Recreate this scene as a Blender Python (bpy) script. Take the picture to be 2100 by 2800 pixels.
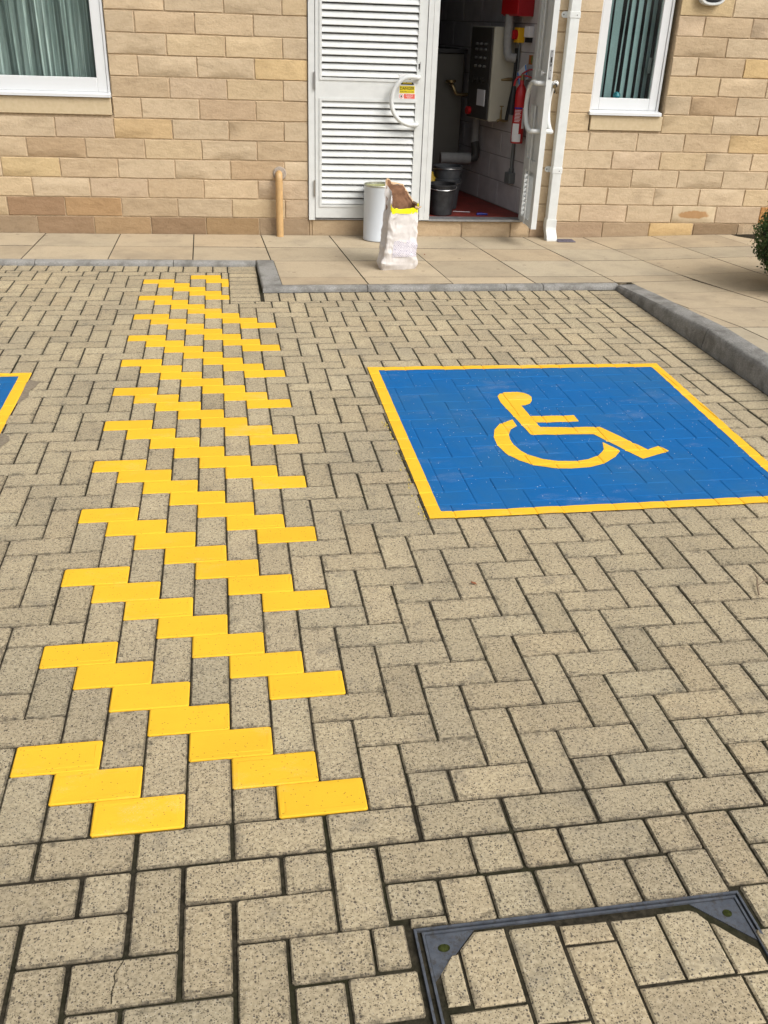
import bpy, bmesh, math, random
from mathutils import Vector, Matrix, Euler, noise as mn

for o in list(bpy.data.objects):
    bpy.data.objects.remove(o)
scene = bpy.context.scene
C = scene.collection
R = math.radians
PI = math.pi
rng = random.Random(7)

# ------------------------------------------------------------------ camera
cam_d = bpy.data.cameras.new("camera")
cam = bpy.data.objects.new("camera", cam_d)
C.objects.link(cam)
CAM = Vector((0.5473, -1.7640, 1.5444))
cam.location = CAM
cam.rotation_euler = (R(61.8104), R(-1.8693), R(-9.1344))
cam_d.sensor_fit = 'VERTICAL'
cam_d.sensor_height = 36.0
cam_d.lens = 36.0 * 2512.37 / 2800.0
cam_d.clip_start = 0.05
cam_d.clip_end = 2000
scene.camera = cam
scene.render.resolution_x = 768
scene.render.resolution_y = 1024

# ------------------------------------------------------------------ light
sun_pos = Vector((0.70, -0.80, 1.05)).normalized()
SUN_EL = math.asin(sun_pos.z)
SUN_AZ = math.atan2(sun_pos.x, sun_pos.y)
world = bpy.data.worlds.new("World")
scene.world = world
world.use_nodes = True
wn = world.node_tree
wn.nodes.clear()
wo = wn.nodes.new('ShaderNodeOutputWorld')
wb = wn.nodes.new('ShaderNodeBackground')
sky = wn.nodes.new('ShaderNodeTexSky')
sky.sky_type = 'NISHITA'
sky.sun_disc = False
sky.sun_elevation = SUN_EL
sky.sun_rotation = SUN_AZ
sky.air_density = 1.0
sky.dust_density = 6.0
sky.ozone_density = 1.0
hs = wn.nodes.new('ShaderNodeHueSaturation')
hs.inputs['Saturation'].default_value = 0.22
wn.links.new(sky.outputs[0], hs.inputs['Color'])
wn.links.new(hs.outputs[0], wb.inputs[0])
wb.inputs[1].default_value = 0.145
wn.links.new(wb.outputs[0], wo.inputs[0])
sd = bpy.data.lights.new("sun", 'SUN')
sd.energy = 1.4
sd.angle = R(32)
sd.color = (1.0, 0.965, 0.92)
sun = bpy.data.objects.new("sun", sd)
C.objects.link(sun)
sun.rotation_euler = (-sun_pos).to_track_quat('-Z', 'Y').to_euler()
vs = scene.view_settings
vs.view_transform = 'Standard'
vs.look = 'None'
vs.exposure = 0.22
vs.gamma = 1.0
vs.use_curve_mapping = False


# ------------------------------------------------------------------ node helpers
class NT:
    def __init__(s, name, rough=0.8, spec=0.3, metal=0.0):
        s.m = bpy.data.materials.new(name)
        s.m.use_nodes = True
        s.t = s.m.node_tree
        s.t.nodes.clear()
        s.out = s.t.nodes.new('ShaderNodeOutputMaterial')
        s.b = s.t.nodes.new('ShaderNodeBsdfPrincipled')
        s.t.links.new(s.b.outputs[0], s.out.inputs[0])
        s.b.inputs['Roughness'].default_value = rough
        s.b.inputs['Metallic'].default_value = metal
        s.b.inputs['Specular IOR Level'].default_value = spec

    def n(s, typ, **kw):
        nd = s.t.nodes.new(typ)
        for k, v in kw.items():
            setattr(nd, k, v)
        return nd

    def l(s, a, b):
        s.t.links.new(a, b)

    def pos(s, kind='pos', scale=(1, 1, 1), rot=(0, 0, 0)):
        if kind == 'pos':
            o = s.n('ShaderNodeNewGeometry').outputs['Position']
        elif kind == 'obj':
            o = s.n('ShaderNodeTexCoord').outputs['Object']
        else:
            o = s.n('ShaderNodeTexCoord').outputs['Generated']
        mp = s.n('ShaderNodeMapping')
        mp.inputs['Scale'].default_value = scale
        mp.inputs['Rotation'].default_value = rot
        s.l(o, mp.inputs[0])
        return mp.outputs[0]

    def noise(s, co, scale, detail=3, rough=0.55):
        nd = s.n('ShaderNodeTexNoise')
        nd.inputs['Scale'].default_value = scale
        nd.inputs['Detail'].default_value = detail
        nd.inputs['Roughness'].default_value = rough
        s.l(co, nd.inputs['Vector'])
        return nd.outputs['Fac']

    def voro(s, co, scale, feature='F1'):
        nd = s.n('ShaderNodeTexVoronoi', feature=feature)
        nd.inputs['Scale'].default_value = scale
        s.l(co, nd.inputs['Vector'])
        return nd

    def ramp(s, f, stops):
        nd = s.n('ShaderNodeValToRGB')
        e = nd.color_ramp.elements
        while len(e) < len(stops):
            e.new(0.5)
        for i, (p, c) in enumerate(stops):
            e[i].position = p
            e[i].color = (c, c, c, 1) if isinstance(c, (int, float)) else (*c, 1)
        s.l(f, nd.inputs[0])
        return nd.outputs[0]

    def math(s, op, a, b=None):
        nd = s.n('ShaderNodeMath', operation=op)
        for i, v in enumerate((a, b)):
            if v is None:
                continue
            if isinstance(v, (int, float)):
                nd.inputs[i].default_value = v
            else:
                s.l(v, nd.inputs[i])
        return nd.outputs[0]

    def mix(s, f, a, b, mode='MIX'):
        nd = s.n('ShaderNodeMix', data_type='RGBA', blend_type=mode)
        for idx, v in ((0, f), (6, a), (7, b)):
            if isinstance(v, (int, float)):
                nd.inputs[idx].default_value = v
            elif isinstance(v, tuple):
                nd.inputs[idx].default_value = (*v, 1)
            else:
                s.l(v, nd.inputs[idx])
        return nd.outputs[2]

    def col(s, v):
        if isinstance(v, tuple):
            s.b.inputs['Base Color'].default_value = (*v, 1)
        else:
            s.l(v, s.b.inputs['Base Color'])

    def bump(s, h, strength=0.3, dist=0.002):
        nd = s.n('ShaderNodeBump')
        nd.inputs['Strength'].default_value = strength
        nd.inputs['Distance'].default_value = dist
        s.l(h, nd.inputs['Height'])
        s.l(nd.outputs[0], s.b.inputs['Normal'])

    def rough(s, v):
        s.l(v, s.b.inputs['Roughness'])

    def objcol(s):
        return s.n('ShaderNodeObjectInfo').outputs['Color']

    def attr(s, name):
        return s.n('ShaderNodeAttribute', attribute_name=name).outputs['Color']


def plain(name, col, rough=0.5, metal=0.0, spec=0.4, var=0.0, scale=20, bump=0.0, kind='pos'):
    t = NT(name, rough, spec, metal)
    if var or bump:
        n = t.noise(t.pos(kind), scale, 4)
        lo = tuple(max(0, c * (1 - var)) for c in col)
        hi = tuple(min(1, c * (1 + var)) for c in col)
        t.col(t.ramp(n, [(0.3, lo), (0.7, hi)]))
        if bump:
            t.bump(n, bump, 0.003)
    else:
        t.col(col)
    return t.m


def paver_material(name, use_attr, edge=False):
    t = NT(name, 0.9, 0.25)
    p = t.pos()
    n1 = t.noise(p, 120, 4, 0.6)
    base = t.ramp(n1, [(0.3, (0.26, 0.215, 0.138)), (0.5, (0.395, 0.331, 0.218)), (0.72, (0.50, 0.425, 0.295))])
    # aggregate: dark and pale grains of two sizes
    for sc, thr, cut, colr, am in ((330, 0.44, 0.70, (0.085, 0.064, 0.042), 0.80),
                                   (190, 0.40, 0.80, (0.072, 0.058, 0.048), 0.85),
                                   (92, 0.25, 0.88, (0.085, 0.066, 0.05), 0.9),
                                   (260, 0.34, 0.90, (0.50, 0.45, 0.35), 0.7)):
        v = t.voro(p, sc)
        near = t.math('LESS_THAN', v.outputs['Distance'], thr)
        sp = t.n('ShaderNodeSeparateColor')
        t.l(v.outputs['Color'], sp.inputs[0])
        sel = t.math('GREATER_THAN', sp.outputs[0], cut)
        f = t.math('MULTIPLY', near, sel)
        f = t.math('MULTIPLY', f, am)
        base = t.mix(f, base, colr)
    sm_ = t.noise(p, 1.1, 5, 0.7)
    base = t.mix(t.ramp(sm_, [(0.56, 0.0), (0.70, 0.34)]), base, (0.17, 0.15, 0.12))
    big = t.noise(p, 2.3, 3)
    base = t.mix(1.0, base, t.ramp(big, [(0.3, (0.84, 0.84, 0.85)), (0.65, (1.06, 1.05, 1.02))]), 'MULTIPLY')
    mid = t.noise(p, 11, 4, 0.7)
    base = t.mix(t.ramp(mid, [(0.56, 0.0), (0.72, 0.42)]), base, (0.10, 0.092, 0.08))
    if edge:      # grit and lichen clinging to the arrises (2) and in patches along the rims (1)
        st = [(0.36, 0.15), (0.60, 0.85)] if edge == 2 else [(0.50, 0.0), (0.64, 0.62)]
        base = t.mix(t.ramp(t.noise(p, 55 if edge == 2 else 34, 5, 0.75), st), base, (0.060, 0.051, 0.037))
    tint = t.attr('tint') if use_attr else t.objcol()
    base = t.mix(1.0, base, tint, 'MULTIPLY')
    t.col(base)
    t.bump(n1, 0.35, 0.002)
    return t.m


M = {}
M['paver'] = paver_material('paver', False)
M['paver_field'] = paver_material('paver_field', True)
M['paver_rim'] = paver_material('paver_rim', False, 1)
M['paver_edge'] = paver_material('paver_edge', False, 2)
M['paver_field_rim'] = paver_material('paver_field_rim', True, 1)
M['paver_field_edge'] = paver_material('paver_field_edge', True, 2)

t = NT('joint_sand', 0.95, 0.1)
p = t.pos()
n1 = t.noise(p, 60, 4, 0.7)
n2 = t.noise(p, 3.5, 3)
c = t.ramp(n1, [(0.35, (0.016, 0.014, 0.009)), (0.7, (0.055, 0.046, 0.032))])
c = t.mix(t.ramp(n2, [(0.45, 0.0), (0.65, 0.55)]), c, (0.022, 0.024, 0.009))
t.col(c)
t.bump(n1, 0.8, 0.004)
M['joint'] = t.m


def paint_material(name, colr, dust, flecks, dust_scale, use_dirt=True):
    t = NT(name, 0.78, 0.16)
    p = t.pos()
    n1 = t.noise(p, 130, 4, 0.62)
    c = t.mix(t.ramp(t.noise(p, 6, 4), [(0.35, 0.0), (0.7, 0.35)]), colr, tuple(x * 0.8 for x in colr))
    d = t.noise(t.pos('pos', (1.0, 2.2, 1), (0, 0, R(35))), dust_scale, 7, 0.72)
    fine = t.noise(p, 420, 2, 0.6)
    df = t.math('MULTIPLY', t.ramp(d, [(0.56, 0.0), (0.74, dust)]), t.ramp(fine, [(0.46, 0.02), (0.60, 1.0)]))
    c = t.mix(df, c, (0.72, 0.70, 0.64))
    if flecks:
        c = t.mix(t.ramp(t.noise(p, 2.2, 5, 0.7), [(0.42, 0.0), (0.66, 0.6)]), c, (0.022, 0.118, 0.262))
        v = t.voro(p, 120)
        sp = t.n('ShaderNodeSeparateColor')
        t.l(v.outputs['Color'], sp.inputs[0])
        f = t.math('MULTIPLY', t.math('LESS_THAN', v.outputs['Distance'], 0.22), t.math('GREATER_THAN', sp.outputs[1], flecks))
        c = t.mix(t.math('MULTIPLY', f, 0.75), c, (0.6, 0.66, 0.7))
    pit = t.voro(p, 150)
    sp = t.n('ShaderNodeSeparateColor')
    t.l(pit.outputs['Color'], sp.inputs[0])
    pf = t.math('MULTIPLY', t.math('LESS_THAN', pit.outputs['Distance'], 0.26), t.math('GREATER_THAN', sp.outputs[2], 0.93))
    c = t.mix(t.math('MULTIPLY', pf, 0.55), c, tuple(x * 0.25 + 0.02 for x in colr))
    wear = t.noise(p, 40, 5, 0.75)
    c = t.mix(t.ramp(wear, [(0.62, 0.0), (0.76, 0.40)]), c, tuple(x * 0.62 + 0.03 for x in colr))
    c = t.mix(1.0, c, t.objcol(), 'MULTIPLY')
    t.col(c)
    hgt = t.math('ADD', n1, t.math('MULTIPLY', pf, -0.6))
    t.bump(hgt, 0.45, 0.002)
    return t.m


M['yellow'] = paint_material('yellow_paint', (0.82, 0.47, 0.030), 0.34, 0, 2.3)
M['blue'] = paint_material('blue_paint', (0.005, 0.112, 0.335), 0.30, 0.965, 2.6)

t = NT('sandstone', 0.9, 0.2)
p = t.pos()
n1 = t.noise(t.pos('pos', (1, 1, 2.2), (0, R(18), 0)), 9, 6, 0.62)
n2 = t.noise(p, 70, 4, 0.6)
c = t.ramp(n1, [(0.28, (0.43, 0.338, 0.225)), (0.5, (0.53, 0.422, 0.286)), (0.75, (0.59, 0.48, 0.335))])
c = t.mix(0.35, c, t.ramp(n2, [(0.3, (0.44, 0.345, 0.235)), (0.7, (0.59, 0.485, 0.35))]))
n3 = t.noise(t.pos('pos', (1, 1, 1.4)), 5.0, 5, 0.7)
c = t.mix(t.ramp(n3, [(0.58, 0.0), (0.74, 0.32)]), c, (0.30, 0.23, 0.16))
c = t.mix(1.0, c, t.objcol(), 'MULTIPLY')
t.col(c)
h = t.math('ADD', t.math('MULTIPLY', n1, 1.0), t.math('MULTIPLY', n2, 0.25))
t.bump(h, 0.50, 0.018)
M['stone'] = t.m

t = NT('sandstone_rust', 0.9, 0.2)
p = t.pos()
n1 = t.noise(p, 14, 5)
c = t.ramp(n1, [(0.3, (0.48, 0.385, 0.25)), (0.7, (0.58, 0.47, 0.32))])
gp = t.pos('obj', (5.2, 0, 22), (0, R(3), 0))
ln = t.n('ShaderNodeVectorMath', operation='LENGTH')
t.l(gp, ln.inputs[0])
e = t.math('ADD', ln.outputs['Value'], t.math('MULTIPLY', t.noise(p, 30, 3), 0.5))
c = t.mix(t.ramp(e, [(0.85, 0.75), (1.3, 0.0)]), c, (0.36, 0.18, 0.06))
t.col(c)
t.bump(n1, 0.5, 0.012)
M['stone_rust'] = t.m

t = NT('smooth_sill_stone', 0.85, 0.2)
n1 = t.noise(t.pos(), 40, 5)
t.col(t.ramp(n1, [(0.3, (0.50, 0.40, 0.25)), (0.7, (0.56, 0.455, 0.30))]))
t.bump(n1, 0.2, 0.003)
M['sill'] = t.m
M['mortar'] = plain('mortar', (0.44, 0.335, 0.22), 0.95, 0, 0.1, 0.2, 60, 0.4)

t = NT('pavement_slab', 0.9, 0.2)
p = t.pos()
n1 = t.noise(p, 150, 4, 0.6)
n2 = t.noise(p, 3.2, 5, 0.65)
n3 = t.noise(t.pos('pos', (1, 2.4, 1)), 2.0, 4)
c = t.ramp(n1, [(0.3, (0.385, 0.315, 0.215)), (0.7, (0.475, 0.395, 0.28))])
c = t.mix(t.ramp(n2, [(0.46, 0.0), (0.68, 0.55)]), c, (0.27, 0.225, 0.165))
c = t.mix(t.ramp(n3, [(0.5, 0.0), (0.75, 0.3)]), c, (0.46, 0.365, 0.24))
c = t.mix(t.ramp(t.noise(p, 14, 5, 0.75), [(0.56, 0.0), (0.72, 0.35)]), c, (0.24, 0.20, 0.15))
v = t.voro(p, 9)
sp = t.n('ShaderNodeSeparateColor')
t.l(v.outputs['Color'], sp.inputs[0])
spot = t.math('MULTIPLY', t.math('LESS_THAN', v.outputs['Distance'], 0.13), t.math('GREATER_THAN', sp.outputs[0], 0.72))
c = t.mix(t.math('MULTIPLY', spot, 0.5), c, (0.20, 0.155, 0.11))
c = t.mix(1.0, c, t.objcol(), 'MULTIPLY')
t.col(c)
t.bump(n1, 0.3, 0.003)
M['slab'] = t.m

M['slabedge'] = plain('slab_edge_grit', (0.17, 0.14, 0.098), 0.95, 0, 0.1, 0.5, 60)

t = NT('kerb_concrete', 0.9, 0.25)
p = t.pos()
n1 = t.noise(p, 130, 4, 0.7)
n2 = t.noise(p, 9, 5, 0.65)
c = t.ramp(n1, [(0.3, (0.205, 0.20, 0.186)), (0.7, (0.37, 0.36, 0.335))])
c = t.mix(t.ramp(n2, [(0.46, 0.0), (0.64, 0.62)]), c, (0.12, 0.112, 0.098))
c = t.mix(t.ramp(t.noise(p, 3.0, 5, 0.7), [(0.5, 0.0), (0.66, 0.45)]), c, (0.10, 0.098, 0.09))
t.col(c)
t.bump(n1, 0.8, 0.006)
M['kerb'] = t.m

t = NT('white_metal', 0.38, 0.45)
n1 = t.noise(t.pos(), 14, 5)
t.col(t.ramp(n1, [(0.35, (0.60, 0.615, 0.60)), (0.6, (0.65, 0.665, 0.65))]))
M['white'] = t.m
M['upvc'] = plain('white_frame', (0.67, 0.685, 0.69), 0.3, 0, 0.45, 0.02, 8)
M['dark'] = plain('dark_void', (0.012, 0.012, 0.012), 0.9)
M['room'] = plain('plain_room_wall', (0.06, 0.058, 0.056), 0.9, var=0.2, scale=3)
M['block'] = plain('white_painted_block', (0.50, 0.475, 0.475), 0.7, 0, 0.3, 0.12, 7, 0.2)
M['blockjoint'] = plain('block_joint', (0.28, 0.26, 0.25), 0.9)
M['redfloor'] = plain('red_floor_paint', (0.22, 0.035, 0.026), 0.55, 0, 0.35, 0.35, 9)
t = NT('galvanised_steel', 0.55, 0.4, 0.35)
p = t.pos()
c = t.ramp(t.noise(p, 28, 5, 0.7), [(0.3, (0.065, 0.074, 0.092)), (0.7, (0.12, 0.132, 0.152))])
c = t.mix(t.ramp(t.noise(p, 75, 5, 0.75), [(0.50, 0.0), (0.66, 0.75)]), c, (0.055, 0.047, 0.036))
c = t.mix(t.ramp(t.noise(p, 19, 4, 0.7), [(0.60, 0.0), (0.70, 0.5)]), c, (0.10, 0.055, 0.03))
t.col(c)
t.bump(t.noise(p, 90, 4, 0.7), 0.3, 0.002)
M['galv'] = t.m
M['alu'] = plain('threshold_metal', (0.33, 0.33, 0.33), 0.5, 0.6, 0.5, 0.2, 40)
M['steel'] = plain('bright_steel', (0.55, 0.55, 0.54), 0.3, 0.9)
M['moss'] = plain('moss', (0.030, 0.036, 0.009), 0.95, 0, 0.1, 0.6, 120, 0.8)
M['tanpipe'] = plain('tan_plastic', (0.53, 0.34, 0.155), 0.45, 0, 0.4, 0.08, 25)
M['grout'] = plain('grey_mortar_collar', (0.36, 0.31, 0.26), 0.95, 0, 0.1, 0.2, 60, 0.5)
M['slate'] = plain('slate_drain', (0.14, 0.125, 0.15), 0.8, 0, 0.3, 0.25, 60, 0.3)
M['red'] = plain('red_enamel', (0.42, 0.012, 0.014), 0.3, 0, 0.5)
M['reddark'] = plain('red_plastic', (0.33, 0.012, 0.018), 0.45)
M['black'] = plain('black_plastic', (0.014, 0.014, 0.015), 0.45, 0, 0.4)
M['bucket'] = plain('black_bucket', (0.022, 0.022, 0.024), 0.5, 0, 0.4, 0.5, 20)
M['greybucket'] = plain('grey_bucket', (0.06, 0.064, 0.07), 0.45, 0, 0.4, 0.2, 20)
M['greyplastic'] = plain('grey_plastic', (0.13, 0.14, 0.14), 0.5)
M['beige'] = plain('cabinet_enamel', (0.46, 0.44, 0.36), 0.5, var=0.05, scale=6)
M['cabgrey'] = plain('cabinet_grey', (0.05, 0.047, 0.042), 0.55)
M['lagging'] = plain('pipe_lagging', (0.28, 0.28, 0.275), 0.7, var=0.1, scale=30)
M['brass'] = plain('brass', (0.26, 0.19, 0.09), 0.4, 0.8)
M['ywl'] = plain('yellow_plastic', (0.75, 0.42, 0.015), 0.4)
M['paperwhite'] = plain('white_paper', (0.72, 0.72, 0.74), 0.7)
M['bluetag'] = plain('blue_print', (0.02, 0.20, 0.62), 0.6)
M['navy'] = plain('navy_plastic', (0.01, 0.02, 0.22), 0.45)
M['tank'] = plain('tank_casing', (0.10, 0.095, 0.08), 0.6, var=0.15, scale=3)
M['twig'] = plain('twig_bark', (0.19, 0.14, 0.09), 0.9, var=0.3, scale=80)
M['leafdead'] = plain('dead_leaf', (0.24, 0.085, 0.035), 0.8, var=0.3, scale=60)
M['grit'] = plain('brown_stain', (0.21, 0.172, 0.122), 0.95, var=0.3, scale=90)
M['signwhite'] = plain('sign_white', (0.78, 0.78, 0.77), 0.4)
M['signyellow'] = plain('sign_yellow', (0.78, 0.62, 0.02), 0.4)
M['signred'] = plain('sign_red', (0.72, 0.13, 0.09), 0.4)
M['signblack'] = plain('sign_black', (0.02, 0.018, 0.015), 0.5)
M['drum'] = plain('white_drum', (0.58, 0.62, 0.66), 0.35, 0, 0.45, 0.03, 6)
M['drumrim'] = plain('drum_rim_metal', (0.42, 0.42, 0.36), 0.35, 0.8, var=0.3, scale=40)
M['limepaint'] = plain('lime_paint_residue', (0.36, 0.36, 0.16), 0.5, var=0.35, scale=60)

t = NT('glass_pane', 0.05)
t.t.nodes.remove(t.b)
gl = t.n('ShaderNodeBsdfGlossy')
gl.inputs['Roughness'].default_value = 0.01
tr = t.n('ShaderNodeBsdfTransparent')
tr.inputs['Color'].default_value = (0.94, 0.985, 0.97, 1)
lw = t.n('ShaderNodeLayerWeight')
lw.inputs['Blend'].default_value = 0.5
fz = t.math('ADD', t.math('MULTIPLY', t.math('POWER', lw.outputs['Facing'], 4.0), 0.9), 0.045)
ms = t.n('ShaderNodeMixShader')
t.l(fz, ms.inputs[0])
t.l(tr.outputs[0], ms.inputs[1])
t.l(gl.outputs[0], ms.inputs[2])
t.l(ms.outputs[0], t.out.inputs[0])
M['glass'] = t.m

t = NT('sheer_curtain', 0.9, 0.1)
p = t.pos('pos', (1, 0, 0.02))
n1 = t.noise(p, 46, 3, 0.7)
n2 = t.noise(p, 14, 2)
c = t.ramp(n1, [(0.36, (0.17, 0.195, 0.187)), (0.55, (0.26, 0.297, 0.285)), (0.64, (0.56, 0.605, 0.585))])
c = t.mix(t.ramp(n2, [(0.35, 0.45), (0.6, 0.0)]), c, (0.125, 0.165, 0.155))
t.col(c)
M['curtain'] = t.m
M['blind'] = plain('blind_fabric', (0.26, 0.34, 0.35), 0.85, 0, 0.1, 0.08, 120)

t = NT('sack_paper', 0.8, 0.2)
p = t.pos()
n1 = t.noise(p, 25, 5, 0.6)
t.col(t.ramp(n1, [(0.3, (0.55, 0.515, 0.49)), (0.7, (0.66, 0.63, 0.605))]))
t.bump(n1, 0.3, 0.008)
M['sack'] = t.m
M['kraft'] = plain('brown_kraft_paper', (0.20, 0.105, 0.06), 0.85, 0, 0.15, 0.3, 30, 0.6)
M['kraftpale'] = plain('pale_kraft_paper', (0.52, 0.36, 0.22), 0.85, 0, 0.15, 0.15, 30, 0.4)
M['tape'] = plain('yellow_tape', (0.85, 0.78, 0.01), 0.55, 0, 0.3, 0.1, 50, 0.5)
t = NT('sack_print', 0.8, 0.2)
p = t.pos('obj', (1, 1, 1))
br = t.n('ShaderNodeTexBrick')
br.inputs['Scale'].default_value = 1.0
br.inputs['Brick Width'].default_value = 0.016
br.inputs['Row Height'].default_value = 0.0085
br.inputs['Mortar Size'].default_value = 0.0022
n1 = t.noise(p, 240, 2, 0.5)
n2 = t.noise(p, 34, 2, 0.5)
t.l(t.pos('obj', (1, 1, 1), (R(90), 0, 0)), br.inputs['Vector'])
f = t.math('MULTIPLY', t.ramp(n1, [(0.4, 0.0), (0.55, 1.0)]), t.ramp(n2, [(0.38, 0.2), (0.52, 0.95)]))
f = t.math('MULTIPLY', f, t.math('SUBTRACT', 1.0, br.outputs['Fac']))
t.col(t.mix(f, (0.62, 0.59, 0.62), (0.11, 0.10, 0.19)))
M['print'] = t.m

for nm, cols in (('leaf_a', ((0.020, 0.055, 0.012), (0.055, 0.125, 0.024))), ('leaf_b', ((0.03, 0.05, 0.012), (0.09, 0.13, 0.028)))):
    t = NT(nm, 0.55, 0.35)
    t.col(t.ramp(t.noise(t.pos(), 26, 3), [(0.35, cols[0]), (0.65, cols[1])]))
    M[nm] = t.m


# ------------------------------------------------------------------ mesh helpers
class MB:
    def __init__(s):
        s.v = []
        s.f = []
        s.mi = []

    def add(s, vs, fs, mi=0):
        b = len(s.v)
        s.v += [tuple(v) for v in vs]
        s.f += [tuple(b + i for i in f) for f in fs]
        s.mi += [mi] * len(fs)

    def box(s, x0, x1, y0, y1, z0, z1, mi=0, bev=0.0):
        if bev:
            bm = bmesh.new()
            bmesh.ops.create_cube(bm, size=1)
            for v in bm.verts:
                v.co = Vector(((x0 + x1) / 2 + v.co.x * (x1 - x0), (y0 + y1) / 2 + v.co.y * (y1 - y0), (z0 + z1) / 2 + v.co.z * (z1 - z0)))
            bmesh.ops.bevel(bm, geom=bm.edges[:], offset=bev, segments=1, affect='EDGES')
            bm.verts.index_update()
            s.add([v.co for v in bm.verts], [[v.index for v in f.verts] for f in bm.faces], mi)
            bm.free()
            return s
        vs = [(x, y, z) for z in (z0, z1) for y in (y0, y1) for x in (x0, x1)]
        fs = [(0, 2, 3, 1), (4, 5, 7, 6), (0, 1, 5, 4), (2, 6, 7, 3), (0, 4, 6, 2), (1, 3, 7, 5)]
        s.add(vs, fs, mi)
        return s

    def ring_loft(s, rings, closed=True, caps=True, mi=0):
        n = len(rings[0])
        b = len(s.v)
        for r in rings:
            s.v += [tuple(q) for q in r]
        k = len(rings)
        for i in range(k - 1):
            for j in range(n if closed else n - 1):
                a0 = b + i * n + j
                a1 = b + i * n + (j + 1) % n
                s.f.append((a0, a1, a1 + n, a0 + n))
                s.mi.append(mi)
        if caps and closed:
            s.f.append(tuple(b + j for j in reversed(range(n))))
            s.f.append(tuple(b + (k - 1) * n + j for j in range(n)))
            s.mi += [mi, mi]
        return s

    def cyl(s, p0, p1, r0, r1=None, n=16, caps=True, mi=0):
        r1 = r0 if r1 is None else r1
        return s.tube([p0, p1], [r0, r1], n, caps, mi)

    def tube(s, path, r, n=12, caps=True, mi=0):
        P = [Vector(q) for q in path]
        rs = r if isinstance(r, (list, tuple)) else [r] * len(P)
        rings = []
        up = None
        for i, q in enumerate(P):
            d = (P[min(i + 1, len(P) - 1)] - P[max(i - 1, 0)]).normalized()
            if up is None:
                a = Vector((0, 0, 1)) if abs(d.z) < 0.9 else Vector((1, 0, 0))
                up = d.cross(a).normalized()
            else:
                up = (up - d * up.dot(d)).normalized()
            w = d.cross(up)
            rings.append([q + (up * math.cos(2 * PI * k / n) + w * math.sin(2 * PI * k / n)) * rs[i] for k in range(n)])
        return s.ring_loft(rings, True, caps, mi)

    def lathe(s, prof, c=(0, 0, 0), n=24, caps=True, mi=0):
        rings = [[(c[0] + r * math.cos(2 * PI * k / n), c[1] + r * math.sin(2 * PI * k / n), c[2] + z) for k in range(n)] for r, z in prof]
        return s.ring_loft(rings, True, caps, mi)

    def prism(s, poly, d, mi=0):
        """poly: list of 3-D points (CCW seen from the front), d: extrusion vector"""
        P = [Vector(q) for q in poly]
        d = Vector(d)
        n = len(P)
        s.add(P + [q + d for q in P], [tuple(range(n)), tuple(reversed(range(n, 2 * n)))] + [(i, i + n, (i + 1) % n + n, (i + 1) % n) for i in range(n)], mi)
        return s

    def mesh(s, name, mats, smooth=False):
        me = bpy.data.meshes.new(name)
        me.from_pydata(s.v, [], s.f)
        if not isinstance(mats, (list, tuple)):
            mats = [mats]
        for m in mats:
            me.materials.append(m)
        if len(mats) > 1:
            me.polygons.foreach_set('material_index', s.mi)
        if smooth:
            me.polygons.foreach_set('use_smooth', [True] * len(me.polygons))
        me.update()
        bm = bmesh.new()
        bm.from_mesh(me)
        bmesh.ops.recalc_face_normals(bm, faces=bm.faces)
        bm.to_mesh(me)
        bm.free()
        if smooth:
            try:
                me.set_sharp_from_angle(angle=R(40))
            except Exception:
                pass
        return me

    def build(s, name, mats, parent=None, smooth=False, loc=(0, 0, 0), rot=(0, 0, 0)):
        return link(name, s.mesh(name, mats, smooth), parent, loc, rot)


def link(name, data, parent=None, loc=(0, 0, 0), rot=(0, 0, 0)):
    o = bpy.data.objects.new(name, data)
    C.objects.link(o)
    o.parent = parent
    o.location = loc
    o.rotation_euler = rot
    return o


def empty(name, loc=(0, 0, 0), rz=0.0, parent=None):
    o = bpy.data.objects.new(name, None)
    o.empty_display_size = 0.1
    C.objects.link(o)
    o.location = loc
    o.rotation_euler = (0, 0, rz)
    o.parent = parent
    return o


def tag(o, label, cat, group=None):
    o['label'] = label
    o['category'] = cat
    if group:
        o['group'] = group
    return o


def structure(o, label=None):
    o['kind'] = 'structure'
    if label:
        o['label'] = label
    return o


def text_mesh(body, size, mat, name, parent, loc, rot, align='CENTER', extrude=0.0, sx=1.0):
    cu = bpy.data.curves.new('text', 'FONT')
    cu.body = body
    cu.size = size
    cu.align_x = align
    cu.resolution_u = 2
    cu.extrude = extrude
    cu.offset = size * 0.012
    to = bpy.data.objects.new('text', cu)
    C.objects.link(to)
    dg = bpy.context.evaluated_depsgraph_get()
    me = bpy.data.meshes.new_from_object(to.evaluated_get(dg))
    bpy.data.objects.remove(to)
    bpy.data.curves.remove(cu)
    me.materials.clear()
    me.materials.append(mat)
    o = link(name, me, parent, loc, rot)
    o.scale = (sx, 1, 1)
    return o


CAM_M = Euler(cam.rotation_euler).to_matrix()


def in_frame(x, y, z=0.0, m=60):
    c = CAM_M.transposed() @ (Vector((x, y, z)) - CAM)
    if c.z >= 0:
        return False
    u = 1050 + 2512.37 * c.x / -c.z
    v = 1400 - 2512.37 * c.y / -c.z
    return -m < u < 2100 + m and -m < v < 2800 + m


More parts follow.
